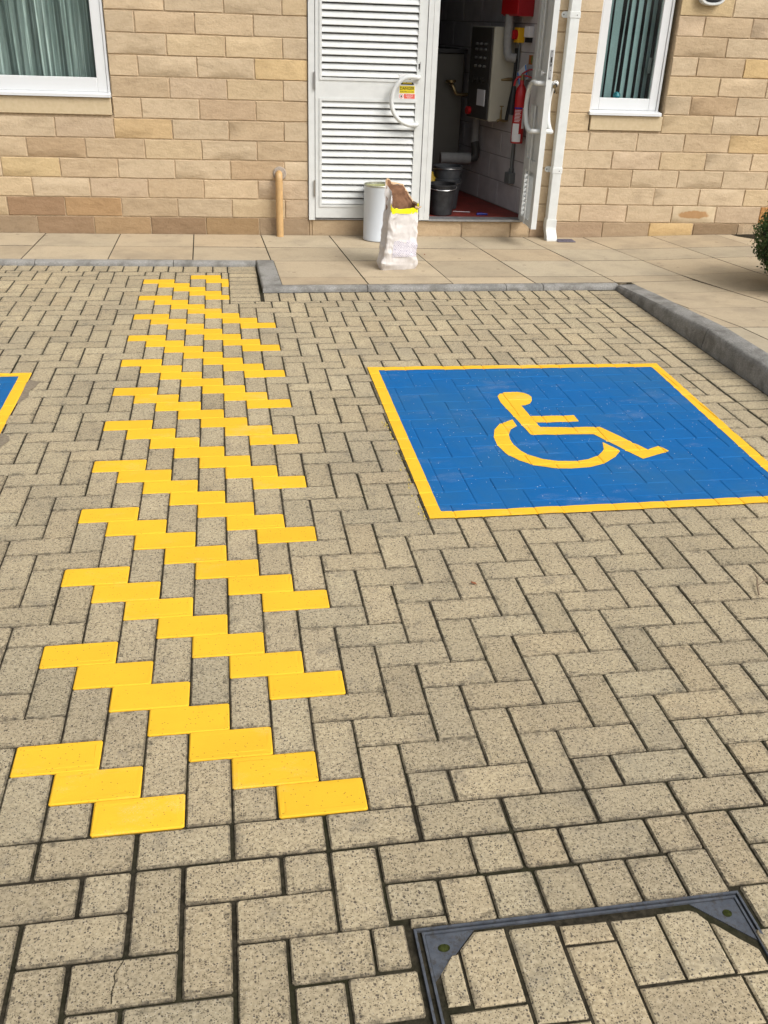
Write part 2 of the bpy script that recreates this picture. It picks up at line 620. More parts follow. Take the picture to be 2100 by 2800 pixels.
# ------------------------------------------------------------------ ground
g = MB()
g.add([(-300, -300, -0.09), (300, -300, -0.09), (300, 300, -0.09), (-300, 300, -0.09)], [(0, 1, 2, 3)])
structure(g.build('ground', plain('asphalt', (0.055, 0.054, 0.052), 0.95, 0, 0.2, 0.3, 30)))
g = MB()
g.add([(-6, -3.2, -0.0062), (3.14, -3.2, -0.0062), (3.14, -0.30, -0.0062), (-6, -0.30, -0.0062)], [(0, 1, 2, 3)])
g.add([(-6, -0.30, -0.0050), (3.14, -0.30, -0.0050), (3.14, 1.0, -0.0042), (-6, 1.0, -0.0042)], [(0, 1, 2, 3)])
g.add([(-6, 1.0, -0.0042), (3.14, 1.0, -0.0042), (3.14, 2.2, -0.0028), (-6, 2.2, -0.0028)], [(0, 1, 2, 3)])
g.add([(-6, 2.2, -0.0028), (3.14, 2.2, -0.0028), (3.14, 5.0, -0.0026), (-6, 5.0, -0.0026)], [(0, 1, 2, 3)])
structure(g.build('joint_bed', M['joint']))


# ------------------------------------------------------------------ block paving
def paver_geo(w, h, rg, ch=0.0034, drop=0.0032, cr=0.0034, depth=0.035, jit=0.0006, lift=0.0):
    """chamfered block, long side on x, centred, top at z = lift"""
    def octo(a, b, c, z, j):
        pts = [(a - c, -b), (a, -b + c), (a, b - c), (a - c, b), (-a + c, b), (-a, b - c), (-a, -b + c), (-a + c, -b)]
        return [(x + rg.uniform(-j, j), y + rg.uniform(-j, j), z + rg.uniform(-j, j) * 0.4) for x, y in pts]
    a, b = w / 2, h / 2
    ib = min(0.011, (min(a, b) - ch) * 0.5)
    vs = octo(a - ch - ib, b - ch - ib, cr, lift, jit * 3) + octo(a - ch, b - ch, cr, lift, jit) + octo(a, b, cr, lift - drop, jit) + octo(a, b, cr, -depth, 0)
    fs = [tuple(range(8))]
    for k in (0, 8, 16):
        fs += [(k + i, k + 8 + i, k + 8 + (i + 1) % 8, k + (i + 1) % 8) for i in range(8)]
    return vs, fs


_pcache = {}


def paver_mesh(w, h, variants=5, mat=None, key='', **kw):
    mat = mat or M['paver']
    k = (round(w, 3), round(h, 3), mat.name, key)
    lst = _pcache.setdefault(k, [])
    if len(lst) < variants:
        b = MB()
        vs, fs = paver_geo(w, h, rng, **kw)
        b.add(vs, fs)
        me = bpy.data.meshes.new('paver')
        me.from_pydata(b.v, [], b.f)
        me.materials.append(mat)
        if mat is M['paver']:
            me.materials.append(M['paver_rim'])
            me.materials.append(M['paver_edge'])
            me.polygons.foreach_set('material_index', [0] + [1] * 8 + [2] * 16)
        me.update()
        lst.append(me)
        return me
    return rng.choice(lst)


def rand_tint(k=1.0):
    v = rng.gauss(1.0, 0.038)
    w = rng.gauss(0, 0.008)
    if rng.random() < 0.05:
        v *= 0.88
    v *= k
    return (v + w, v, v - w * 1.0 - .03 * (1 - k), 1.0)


def far_brighten(y):  # lighting painted into the tint: near blocks darker, blocks towards the wall brighter
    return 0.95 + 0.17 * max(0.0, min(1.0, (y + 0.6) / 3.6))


def put_paver(parent, x0, x1, y0, y1, shx, shy, name='paver', mat=None, zj=0.0008, **kw):
    w = x1 - x0 - 2 * shx
    h = y1 - y0 - 2 * shy
    if w < 0.012 or h < 0.012:
        return None
    cx, cy = (x0 + x1) / 2, (y0 + y1) / 2
    small = min(w, h) < 0.03
    if small:
        kw = dict(kw, ch=0.002, cr=0.002)
    if h > w:
        me, rz = paver_mesh(h, w, mat=mat, **kw), PI / 2
    else:
        me, rz = paver_mesh(w, h, mat=mat, **kw), 0.0
    if rng.random() < 0.5:
        rz += PI
    tone = rand_tint(far_brighten(cy)) if mat is None else (*[rng.uniform(.955, 1.02)] * 3, 1)
    o = link(name, me, parent, (cx + rng.uniform(-.0006, .0006), cy + rng.uniform(-.0006, .0006), rng.uniform(-zj, zj)),
             (rng.uniform(-.0035, .0035), rng.uniform(-.0035, .0035), rz + rng.uniform(-.006, .006)))
    o.color = tone
    return o


class Field:
    """joined pavers (those past the limit)"""
    def __init__(s):
        s.b = MB()
        s.t = []

    def put(s, x0, x1, y0, y1, shx, shy):
        w = x1 - x0 - 2 * shx
        h = y1 - y0 - 2 * shy
        if w < 0.012 or h < 0.012:
            return
        kw = dict(ch=0.002, cr=0.002) if min(w, h) < 0.03 else {}
        vs, fs = paver_geo(w, h, rng, **kw)
        cx, cy, dz = (x0 + x1) / 2, (y0 + y1) / 2, rng.uniform(-.0008, .0008)
        tx, ty = rng.uniform(-.0035, .0035), rng.uniform(-.0035, .0035)
        a = rng.uniform(-.005, .005)
        vs = [(cx + x - a * y, cy + y + a * x, z + dz + tx * x + ty * y) for x, y, z in vs]
        s.b.add(vs, fs)
        s.b.mi[-len(fs):] = [0] + [1] * 8 + [2] * 16
        s.t += [rand_tint(far_brighten(cy))] * len(fs)

    def build(s, name, parent):
        o = s.b.build(name, [M['paver_field'], M['paver_field_rim'], M['paver_field_edge']], parent)
        at = o.data.attributes.new('tint', 'FLOAT_COLOR', 'FACE')
        for i, c in enumerate(s.t):
            at.data[i].color = c
        o['kind'] = 'stuff'
        return o


def herring(xa, xb, ya, yb):
    """all 2 x 1 blocks of the 90 degree herringbone (units of 0.1 m): (x0,x1,y0,y1,kind,n,m)"""
    out = []
    for m in range(-12, 24):
        for n in range(-40, 60):
            tp = 4 * m - n
            for kind, r in (('H', (n, n + 2, tp - 1, tp)), ('V', (n + 3, n + 4, tp - 2, tp))):
                if r[1] > xa and r[0] < xb and r[3] > ya and r[2] < yb:
                    out.append((*r, kind, n, m))
    return out


bay = structure(empty('parking_bay_paving'))
edge = structure(empty('border_paving'))
road = structure(empty('road_paving'))
hatch = tag(empty('hatched_marking', (0.4, 2.1, 0)), 'yellow painted stair-step stripes on the paving leading to the wall', 'road marking')


def left_limit(x):
    return 4.602 - 0.06 * x


BOX_R = [(1.206, 0.998), (2.672, 0.998), (2.738, 2.552), (1.213, 2.592)]
BOX_L = [(-1.90, 0.998), (-0.404, 0.998), (-0.400, 2.620), (-1.90, 2.620)]


def inside(poly, x, y, m=0.0):
    n = len(poly)
    for i in range(n):
        (ax, ay), (bx, by) = poly[i], poly[(i + 1) % n]
        L = math.hypot(bx - ax, by - ay)
        if ((bx - ax) * (y - ay) - (by - ay) * (x - ax)) / L < m:
            return False
    return True


field = Field()
cand = []
for x0, x1, y0, y1, kind, n, m in herring(-17, 29.1, -3, 47):
    x0, x1, y0, y1 = x0 / 10, x1 / 10, y0 / 10, y1 / 10
    yellow = kind == 'H' and 0 <= n <= 6 and 0 <= m <= 12 and not (m == 12 and n < 3) and not (m == 11 and n > 4)
    y0 = max(y0, -0.3)
    x1 = min(x1, 2.905)
    if y1 > 3.84:
        if x0 >= 0.53:
            y1 = 3.84
        else:
            if x1 > 0.57 and y0 < 3.81 and not yellow:
                field.put(0.548, x1, y0, 3.84, .002, .002)
            x1 = min(x1, 0.548)
            y1 = min(y1, left_limit((x0 + x1) / 2))
    if x1 - x0 < 0.02 or y1 - y0 < 0.02:
        continue
    if yellow:
        o = put_paver(hatch, x0 - .4, x1 - .4, y0 - 2.1, y1 - 2.1, 0.0016, 0.0004, 'painted_block', M['yellow'], zj=0.0007,
                      key='y', ch=0.0032, drop=0.0024, cr=0.004, lift=0.0004)
        continue
    cx, cy = (x0 + x1) / 2, (y0 + y1) / 2
    hid = any(inside(B, cx, cy, 0.11) for B in (BOX_R, BOX_L))
    d = (Vector((cx, cy, 0)) - CAM).length
    area = (x1 - x0) * (y1 - y0)
    cand.append((d - 0.0 * area if (in_frame(cx, cy, 0, 20) and not hid) else 99 + d, x0, x1, y0, y1))
cand.sort()
for i, (d, x0, x1, y0, y1) in enumerate(cand):
    shx, shy = (0.0019, 0.0016) if y0 < 1.2 else (0.0023, 0.0020)
    if abs(y0 + 0.3) < 0.001 and y1 - y0 < 0.15:
        shx = 0.0035
    if i < 300:
        put_paver(bay, x0, x1, y0, y1, shx, shy)
    else:
        field.put(x0, x1, y0, y1, shx, shy)
field.build('paver_field', bay)

# border courses
for k in range(-9, 16):
    x0 = 0.1 + 0.2 * k
    put_paver(edge, x0, x0 + 0.2, -0.398, -0.302, 0.0048 if x0 < 1.0 else 0.0034, 0.0010)
for k in range(-17, 7):                      # in front of the far kerb, left
    x0 = -0.054 + 0.0995 * k
    lim = left_limit(x0 + .05)
    put_paver(edge, x0, min(x0 + 0.0995, 0.735), lim, 4.762 - 0.045 * (x0 + .05), 0.003, 0.002)
for k in range(9):                           # beside the jog
    y0 = 3.84 + 0.0995 * k
    put_paver(edge, 0.548, 0.739, y0, min(y0 + 0.0995, 4.735), 0.0024, 0.0030)
for k in range(22):                          # in front of the far kerb, right
    x0 = 0.755 + 0.0978 * k
    put_paver(edge, x0, x0 + 0.0978, 3.842, 4.034, 0.003, 0.002)
for k in range(43):                          # along the right kerb
    y0 = -0.3 + 0.1004 * k
    put_paver(edge, 2.905, 3.103, y0, y0 + 0.1004, 0.0028, 0.0022)

# road in front of the bays, cut round the recessed cover
ZX0, ZX1, ZY = 0.81, 1.512, -0.5
for x0, x1, y0, y1, kind, n, m in herring(-14, 30, -22, -4):
    x0, x1, y0, y1 = x0 / 10, x1 / 10, y0 / 10, y1 / 10
    y1 = min(y1, -0.402)
    if kind == 'H' and abs(x0 - 0.6) < .01 and abs(y1 + 0.6) < .01:
        continue
    if kind == 'H' and abs(x0 - 0.7) < .01 and abs(y1 + 0.7) < .01:
        continue
    if x1 > ZX0 + .005 and x0 < ZX1 - .03 and y0 < ZY - .005 and y0 > -1.32:
        if y1 > ZY + .02:
            y0 = ZY
        elif x0 < ZX0 - .03:
            x1 = ZX0 + 0.018
        elif x1 > ZX1 + .03:
            x0 = ZX1 + 0.012
        else:
            continue
    if x1 - x0 < 0.02 or y1 - y0 < 0.02:
        continue
    wide = 0.0048 if x0 < 0.62 else 0.0026
    put_paver(road, x0, x1, y0, y1, wide, 0.0030 if x0 < 0.5 else 0.0024)
for r in ((0.802, 0.910, -0.588, -0.502), (0.836, 0.912, -0.610, -0.588), (0.912, 1.011, -0.611, -0.503), (1.012, 1.111, -0.612, -0.505),
          (1.114, 1.213, -0.612, -0.505), (1.214, 1.314, -0.613, -0.503), (1.315, 1.411, -0.613, -0.504), (1.412, 1.501, -0.614, -0.498),
          (0.601, 0.758, -0.698, -0.598), (0.759, 0.826, -0.692, -0.598), (0.702, 0.833, -0.790, -0.696)):
    put_paver(road, *r[:2], *r[2:], 0.0018, 0.0018)
# hairline crack across one road block
cr = MB()
pts = [(0.301, -0.592), (0.297, -0.612), (0.284, -0.636), (0.287, -0.652), (0.283, -0.668), (0.284, -0.693)]
for a, b in zip(pts, pts[1:]):
    cr.add([(a[0] - .0008, a[1], .0022), (a[0] + .0008, a[1], .0022), (b[0] + .0008, b[1], .0022), (b[0] - .0008, b[1], .0022)], [(0, 1, 2, 3)])
cr.build('hairline_crack', M['joint'], road)


# ------------------------------------------------------------------ painted bay signs
def clip_half(poly, a, b, c):
    """keep a*x + b*y <= c"""
    out = []
    n = len(poly)
    for i in range(n):
        p, q = poly[i], poly[(i + 1) % n]
        dp, dq = a * p[0] + b * p[1] - c, a * q[0] + b * q[1] - c
        if dp <= 0:
            out.append(p)
        if (dp < 0 < dq) or (dq < 0 < dp):
            t_ = dp / (dp - dq)
            out.append((p[0] + (q[0] - p[0]) * t_, p[1] + (q[1] - p[1]) * t_))
    return out


def joint_info(x, y):
    """distance to the nearest herringbone joint and an id of the block under (x, y) (metres)"""
    X, Y = x * 10, y * 10
    i, j = math.floor(X), math.floor(Y)
    for (ci, cj) in ((i, j),):
        tp = cj + 1
        # H block if (ci + tp) mod 4 is 0 or 1 ; V otherwise
        r = (ci + tp) % 4
        if r == 0:
            x0, x1, y0, y1 = ci, ci + 2, cj, cj + 1
        elif r == 1:
            x0, x1, y0, y1 = ci - 1, ci + 1, cj, cj + 1
        elif r == 3:
            x0, x1, y0, y1 = ci, ci + 1, cj - 1, cj + 1
        else:
            x0, x1, y0, y1 = ci, ci + 1, cj, cj + 2
        d = min(X - x0, x1 - X, Y - y0, y1 - Y) / 10
        return d, (x0, y0, x1, y1)


def relief(x, y, cx, cy):
    """height of the painted surface; (cx, cy) is the centre of the cell the vertex belongs to"""
    d, (x0, y0, x1, y1) = joint_info(cx, cy)
    rg = random.Random((x0 * 73856093) ^ (y0 * 19349663))
    dz = rg.uniform(-.0008, .0008)
    tx, ty = rg.uniform(-.006, .006), rg.uniform(-.006, .006)
    xm, ym = (x0 + x1) / 20, (y0 + y1) / 20
    dd = min(x - x0 / 10, x1 / 10 - x, y - y0 / 10, y1 / 10 - y)
    dip = 0.0036 if dd < 0.0012 else (0.0011 if dd < 0.0046 else 0.0)
    return dz * (0 if dd < .0012 else 1) + (tx * (x - xm) + ty * (y - ym)) * (0 if dd < .0012 else 1) - dip


def cuts(a, b):
    out = [a]
    k0 = math.floor(a * 10) - 1
    for k in range(k0, math.ceil(b * 10) + 2):
        for o in (-.0045, 0.0, .0045, 0.05):
            v = k / 10 + o
            if a + 1e-5 < v < b - 1e-5:
                out.append(v)
    return out + [b]


def sheet(polys, z):
    """painted sheet on the blocks; polys are convex, in metres"""
    b = MB()
    cache = {}
    for pi_, poly in enumerate(polys):
        xs = [q[0] for q in poly]
        ys = [q[1] for q in poly]
        gx, gy = cuts(min(xs), max(xs)), cuts(min(ys), max(ys))
        for i in range(len(gx) - 1):
            col = clip_half(clip_half(poly, 1, 0, gx[i + 1]), -1, 0, -gx[i])
            if len(col) < 3:
                continue
            for j in range(len(gy) - 1):
                c = clip_half(clip_half(col, 0, 1, gy[j + 1]), 0, -1, -gy[j])
                if len(c) < 3:
                    continue
                ar = sum(c[k][0] * c[(k + 1) % len(c)][1] - c[(k + 1) % len(c)][0] * c[k][1] for k in range(len(c)))
                if abs(ar) < 1e-9:
                    continue
                mx, my = sum(q[0] for q in c) / len(c), sum(q[1] for q in c) / len(c)
                _, blk = joint_info(mx, my)
                ids = []
                for q in c:
                    kk = (round(q[0], 5), round(q[1], 5), blk, pi_)
                    h_ = relief(q[0], q[1], mx, my)
                    if kk not in cache:
                        cache[kk] = len(b.v)
                        b.v.append((q[0], q[1], z + h_))
                    ids.append(cache[kk])
                if len(set(ids)) >= 3:
                    b.f.append(tuple(dict.fromkeys(ids)))
                    b.mi.append(0)
    return b


def lerp2(a, b, t_):
    return (a[0] + (b[0] - a[0]) * t_, a[1] + (b[1] - a[1]) * t_)


def frame_polys(B, w):
    (ax, ay), (bx, by), (cx_, cy_), (dx, dy) = B
    I = [(ax + w, ay + w), (bx - w, by + w), (cx_ - w, cy_ - w), (dx + w, dy - w)]
    return [[B[0], B[1], I[1], I[0]], [B[1], B[2], I[2], I[1]], [B[2], B[3], I[3], I[2]], [B[3], B[0], I[0], I[3]]], I


def bay_sign(B, label, symbol):
    root = tag(empty('disabled_bay_marking'), label, 'road marking')
    fr_, I = frame_polys(B, 0.050)
    field_ = [(I[0][0] - .004, I[0][1] - .004), (I[1][0] + .004, I[1][1] - .004), (I[2][0] + .004, I[2][1] + .004), (I[3][0] - .004, I[3][1] + .004)]
    sheet([field_], 0.0052).build('blue_field', M['blue'], root)
    for pl in fr_:
        sheet([pl], 0.0060).build('border_stripe', M['yellow'], root)
    if symbol:
        Wo = [(1.756, 1.861), (1.686, 1.818), (1.645, 1.755), (1.622, 1.680), (1.615, 1.600), (1.628, 1.515), (1.663, 1.445), (1.712, 1.397), (1.775, 1.364), (1.850, 1.351), (1.932, 1.358), (2.010, 1.392), (2.070, 1.442), (2.113, 1.499)]
        Wi = [(1.756, 1.789), (1.718, 1.755), (1.695, 1.706), (1.685, 1.650), (1.685, 1.595), (1.697, 1.535), (1.723, 1.485), (1.763, 1.447), (1.815, 1.424), (1.880, 1.417), (1.950, 1.430), (2.008, 1.465), (2.048, 1.515), (2.070, 1.588)]
        wheel = [[Wo[i], Wo[i + 1], Wi[i + 1], Wi[i]] for i in range(len(Wo) - 1)]
        head = [(1.763, 2.110), (1.767, 2.148), (1.787, 2.180), (1.812, 2.194), (1.842, 2.199), (1.875, 2.194), (1.902, 2.180), (1.920, 2.155), (1.925, 2.125), (1.914, 2.082), (1.890, 2.042), (1.866, 2.026), (1.845, 2.023), (1.760, 2.070)]
        body = [[(1.760, 2.070), (1.788, 1.693), (1.855, 1.770), (1.845, 2.023)],
                [(1.8512, 1.894), (1.8545, 1.818), (2.048, 1.817), (2.050, 1.888)],
                [(1.855, 1.770), (1.788, 1.693), (2.062, 1.672), (2.119, 1.748)],
                [(2.119, 1.748), (2.062, 1.672), (2.176, 1.412), (2.236, 1.501)],
                [(2.236, 1.501), (2.176, 1.412), (2.318, 1.476), (2.299, 1.535)]]
        allp = wheel + [head] + body
        allp = [p_ if sum(p_[k][0] * p_[(k + 1) % len(p_)][1] - p_[(k + 1) % len(p_)][0] * p_[k][1] for k in range(len(p_))) > 0 else p_[::-1] for p_ in allp]
        sheet(allp, 0.0060).build('wheelchair_symbol', M['yellow'], root)
    return root


bay_sign(BOX_R, 'blue painted square with yellow border and yellow wheelchair symbol on the paving', True)
bay_sign(BOX_L, 'corner of another blue painted square with yellow border, at the left edge', False)

# wet and dirty patches beside the left marking, smears beside the right one
for k, (poly, nm) in enumerate((([(-0.398, 2.53), (-0.345, 2.50), (-0.352, 2.43), (-0.372, 2.38), (-0.362, 2.31), (-0.385, 2.25), (-0.400, 2.22)], 'damp_patch'),
                                ([(-0.402, 1.90), (-0.362, 1.86), (-0.353, 1.82), (-0.372, 1.77), (-0.385, 1.70), (-0.402, 1.66)], 'damp_patch'))):
    poly = poly[::-1] if k == 9 else poly
    b = MB()
    b.prism([(x, y, 0.0024) for x, y in poly[::-1]], (0, 0, 0.0006))
    b.build(nm, M['grit'], bay)
rg2 = random.Random(5)
b = MB()
for k in range(46):
    y = rg2.uniform(1.0, 1.9)
    x = 1.196 - rg2.random() ** 2 * 0.022
    s_ = rg2.uniform(.0015, .004)
    b.add([(x - s_ * .5, y - s_ * 2, .0026), (x + s_ * .5, y - s_ * 2.2, .0026), (x + s_ * .6, y + s_ * 2, .0026), (x - s_ * .4, y + s_ * 1.6, .0026)], [(0, 1, 2, 3)])
o = b.build('paint_smear', plain('yellow_smear', (0.62, 0.47, 0.05), 0.6), bay)

# ------------------------------------------------------------------ recessed cover
mh = tag(empty('manhole_cover', (1.178, -0.955, 0)), 'recessed steel drain cover filled with paving blocks, bottom right corner', 'manhole cover')
X0, X1, Y0, Y1 = -0.337, 0.337, -0.337, 0.341


def frame_ring(b, x0, x1, y0, y1, w, z0, z1):
    b.box(x0, x1, y1 - w, y1, z0, z1)
    b.box(x0, x1, y0, y0 + w, z0, z1)
    b.box(x0, x0 + w, y0 + w, y1 - w, z0, z1)
    b.box(x1 - w, x1, y0 + w, y1 - w, z0, z1)


b = MB()
frame_ring(b, X0, X1, Y0, Y1, 0.0048, -0.05, 0.001)
b.build('outer_frame', M['galv'], mh)
b = MB()
frame_ring(b, X0 + .0145, X1 - .009, Y0 + .009, Y1 - .008, 0.0048, -0.05, -0.0012)
tray = b.build('tray', M['galv'], mh)
b = MB()
b.box(X0 + .0075, X1 - .0075, Y0 + .0075, Y1 - .0075, -0.052, -0.0135)
b.build('moss_bed', M['moss'], mh)
Lg = 0.096
for sx, sy in ((-1, 1), (1, 1), (-1, -1), (1, -1)):
    cx = (X0 + .0205) if sx < 0 else (X1 - .015)
    cy = (Y1 - .014) if sy > 0 else (Y0 + .015)
    tri = [(cx, cy, -0.004), (cx - sx * Lg, cy, -0.004), (cx, cy - sy * Lg, -0.004)]
    b = MB()
    b.prism(tri, (0, 0, -0.006))
    pl = b.build('corner_plate', M['galv'], mh)
    hx, hy = cx - sx * .030, cy - sy * .031
    b = MB()
    b.prism([(hx + .0095 * math.cos(a) * (1.25 if sx * sy < 0 else 1) , hy + .0085 * math.sin(a), -0.0032) for a in [2 * PI * k / 14 for k in range(14)]], (0, 0, -0.0006))
    b.build('lifting_hole', M['moss'], pl)


def tray_block(poly):
    cx = sum(q[0] for q in poly) / len(poly)
    cy = sum(q[1] for q in poly) / len(poly)
    ch = 0.004
    n = len(poly)
    ins = []
    for q in poly:
        d = Vector((q[0] - cx, q[1] - cy))
        ins.append((q[0] - math.copysign(ch, d.x), q[1] - math.copysign(ch, d.y)))
    vs = [(x - cx, y - cy, 0) for x, y in ins] + [(x - cx, y - cy, -.0034) for x, y in poly] + [(x - cx, y - cy, -.04) for x, y in poly]
    fs = [tuple(range(n))] + [(k + i, k + n + i, k + n + (i + 1) % n, k + (i + 1) % n) for k in (0, n) for i in range(n)]
    b = MB()
    b.add(vs, fs)
    o = b.build('paver', M['paver'], mh, loc=(cx - 1.178, cy + 0.955, rng.uniform(-.0015, .0015) - .001), rot=(rng.uniform(-.006, .006), rng.uniform(-.006, .006), 0))
    o.color = rand_tint()


def rc(x0, x1, y0, y1, e=.002):
    return [(x0 + e, y0 + e), (x1 - e, y0 + e), (x1 - e, y1 - e), (x0 + e, y1 - e)]


tray_block([(.874, -.776), (.915, -.776), (.915, -.676), (.906, -.676), (.874, -.712)])
tray_block([(.921, -.784), (1.015, -.784), (1.015, -.634), (.956, -.634), (.921, -.668)])
tray_block([(1.024, -.828), (1.117, -.831), (1.117, -.640), (1.110, -.636), (1.028, -.636), (1.024, -.642)])
tray_block([(1.124, -.683), (1.222, -.685), (1.220, -.645), (1.126, -.643)])
tray_block(rc(1.123, 1.227, -.880, -.687))
tray_block(rc(1.228, 1.325, -.784, -.643))
tray_block([(1.328, -.783), (1.421, -.783), (1.421, -.672), (1.408, -.650), (1.395, -.643), (1.328, -.643)])
tray_block([(1.426, -.785), (1.492, -.785), (1.492, -.742), (1.426, -.676)])
tray_block(rc(.872, 1.018, -.886, -.789))
tray_block(rc(1.228, 1.431, -.884, -.788))
tray_block(rc(1.433, 1.495, -.984, -.789))
tray_block(rc(1.022, 1.120, -1.03, -.834))
for k in range(3):
    tray_block(rc(.872, 1.018, -.99 - .1 * k, -.89 - .1 * k))
    tray_block(rc(1.228, 1.431, -.988 - .1 * k, -.888 - .1 * k))
    tray_block(rc(1.433, 1.495, -1.085 - .1 * k, -.988 - .1 * k))
tray_block(rc(1.122, 1.226, -1.082, -.884))
tray_block(rc(1.122, 1.226, -1.278, -1.086))
tray_block(rc(1.022, 1.120, -1.23, -1.034))

# ------------------------------------------------------------------ kerb
kerb = structure(empty('kerb'))


def kerb_piece(path, prof_fn, name='kerb_stone'):
    rings = []
    for i, (x, y) in enumerate(path):
        a, c_ = path[max(i - 1, 0)], path[min(i + 1, len(path) - 1)]
        d = Vector((c_[0] - a[0], c_[1] - a[1])).normalized()
        nrm = Vector((-d.y, d.x))          # towards the pavement (left of travel)
        rings.append([(x + nrm.x * o_, y + nrm.y * o_, z) for o_, z in prof_fn(x, y)])
    b = MB()
    b.ring_loft(rings, True, True)
    return b.build(name, M['kerb'], kerb, True)


def low_prof(x, y):
    h_ = 0.030
    return [(0.0, -0.05), (0.0, 0.008), (0.003, 0.018), (0.010, 0.026), (0.020, h_), (0.056, h_ + .001), (0.056, -0.05)]


def rt_h(y):
    if y > 3.66:
        return 0.030 + (4.06 - y) / 0.40 * 0.030
    if y > 2.80:
        return 0.060 + (3.66 - y) / 0.86 * 0.052
    return 0.112


def rt_prof(x, y):
    h_ = rt_h(y)
    k = min(1.0, h_ / 0.112)
    return [(0.0, -0.05), (0.0, 0.010), (0.010 * k, h_ * 0.72), (0.016 * k + .002, h_ - 0.008), (0.026 * k + .004, h_), (0.125, h_ + .004), (0.125, -0.05)]


def seg(x0, y0, x1, y1, n=7, j=0.0015):
    return [(x0 + (x1 - x0) * k / (n - 1), y0 + (y1 - y0) * k / (n - 1)) for k in range(n)]


for xa, xb in ((-3.5, -2.585), (-2.58, -1.665), (-1.66, -0.745), (-0.74, 0.175), (0.18, 0.737)):
    kerb_piece(seg(xa, 4.765 - .045 * xa, xb, 4.765 - .045 * xb), low_prof)
# short return of the kerb at the jog
b = MB()
b.ring_loft([[(0.742, 4.80, -.05), (0.742, 4.80, .022), (0.750, 4.80, .030), (0.862, 4.795, .031), (0.862, 4.795, -.05)],
             [(0.758, 4.046, -.05), (0.758, 4.046, .022), (0.766, 4.058, .030), (0.882, 4.108, .031), (0.882, 4.108, -.05)]], True, True)
b.build('kerb_stone', M['kerb'], kerb)
for xa, xb in ((0.762, 1.425), (1.430, 2.345), (2.35, 2.60), (2.605, 3.125)):
    kerb_piece(seg(xa, 4.052 - .006 * (xa - .8), xb, 4.052 - .006 * (xb - .8)), low_prof)
for ya, yb in ((4.036, 3.672), (3.667, 2.795), (2.788, 1.875), (1.87, 0.957), (0.952, 0.04), (0.035, -0.88)):
    # travel towards -y, so the pavement (+x) lies on the left
    kerb_piece(seg(3.106, ya, 3.106, yb, 9), rt_prof)

# ------------------------------------------------------------------ pavement slabs
pave = structure(empty('pavement'))


def smooth(a, b, v):
    v = max(0.0, min(1.0, (v - a) / (b - a)))
    return v * v * (3 - 2 * v)


def pz(x, y):
    z = 0.030 + 0.040 * smooth(3.2, 4.9, x)
    if x > 3.0:
        z += (rt_h(min(y, 4.06)) - 0.030) * (1 - 0.45 * smooth(3.2, 4.4, x)) * smooth(4.6, 3.6, y)
    return z


def colx(i, y):
    """x of the i-th joint between slab columns"""
    a = [(-4.35, -4.24), (-3.77, -3.68), (-3.19, -3.11), (-2.61, -2.54), (-2.03, -1.965), (-1.45, -1.39), (-0.872, -0.812), (-0.276, -0.256), (0.316, 0.300), (0.877, 0.816), (1.441, 1.350), (2.004, 1.885), (2.568, 2.405), (3.135, 2.917), (3.706, 3.415), (4.262, 3.985), (4.82, 4.53), (5.38, 5.08), (5.94, 5.63), (6.5, 6.18)][i]
    t_ = (y - 4.1) / (5.54 - 4.1)
    return a[0] + (a[1] - a[0]) * t_


ROWS = [-1.35, -0.88, -0.42, 0.04, 0.50, 0.96, 1.42, 1.88, 2.35, 2.81, 3.29, 3.745, None, None, None, None]


def rowy(j, x):
    if j < 12:
        return ROWS[j]
    return (4.318 - .014 * x, 4.782 - .016 * x, 5.236 - .042 * x, 5.674 - .04 * x)[j - 12]


def slab(poly):
    n = len(poly)
    cx = sum(q[0] for q in poly) / n
    cy = sum(q[1] for q in poly) / n

    def ins(q, d):
        return (q[0] + math.copysign(min(d, abs(cx - q[0])), cx - q[0]), q[1] + math.copysign(min(d, abs(cy - q[1])), cy - q[1]))
    o1 = [ins(q, .0024) for q in poly]
    o2 = [ins(q, .0044) for q in poly]
    dz = rng.uniform(-.0015, .0015)
    vs = [(x, y, pz(x, y) + dz) for x, y in o2] + [(x, y, pz(x, y) + dz - .0035) for x, y in o1] + [(x, y, -.02) for x, y in o1]
    fs = [tuple(range(n))] + [(k + i, k + n + i, k + n + (i + 1) % n, k + (i + 1) % n) for k in (0, n) for i in range(n)]
    b = MB()
    b.add(vs, fs)
    b.mi = [0] + [1] * (len(fs) - 1)
    o = b.build('paving_slab', [M['slab'], M['slabedge']], pave)
    v = rng.gauss(1, .05)
    w = rng.gauss(0, .02)
    o.color = (v + w, v, v - w, 1)


def q_main(q):
    return min(p_[1] for p_ in q) > 4.1


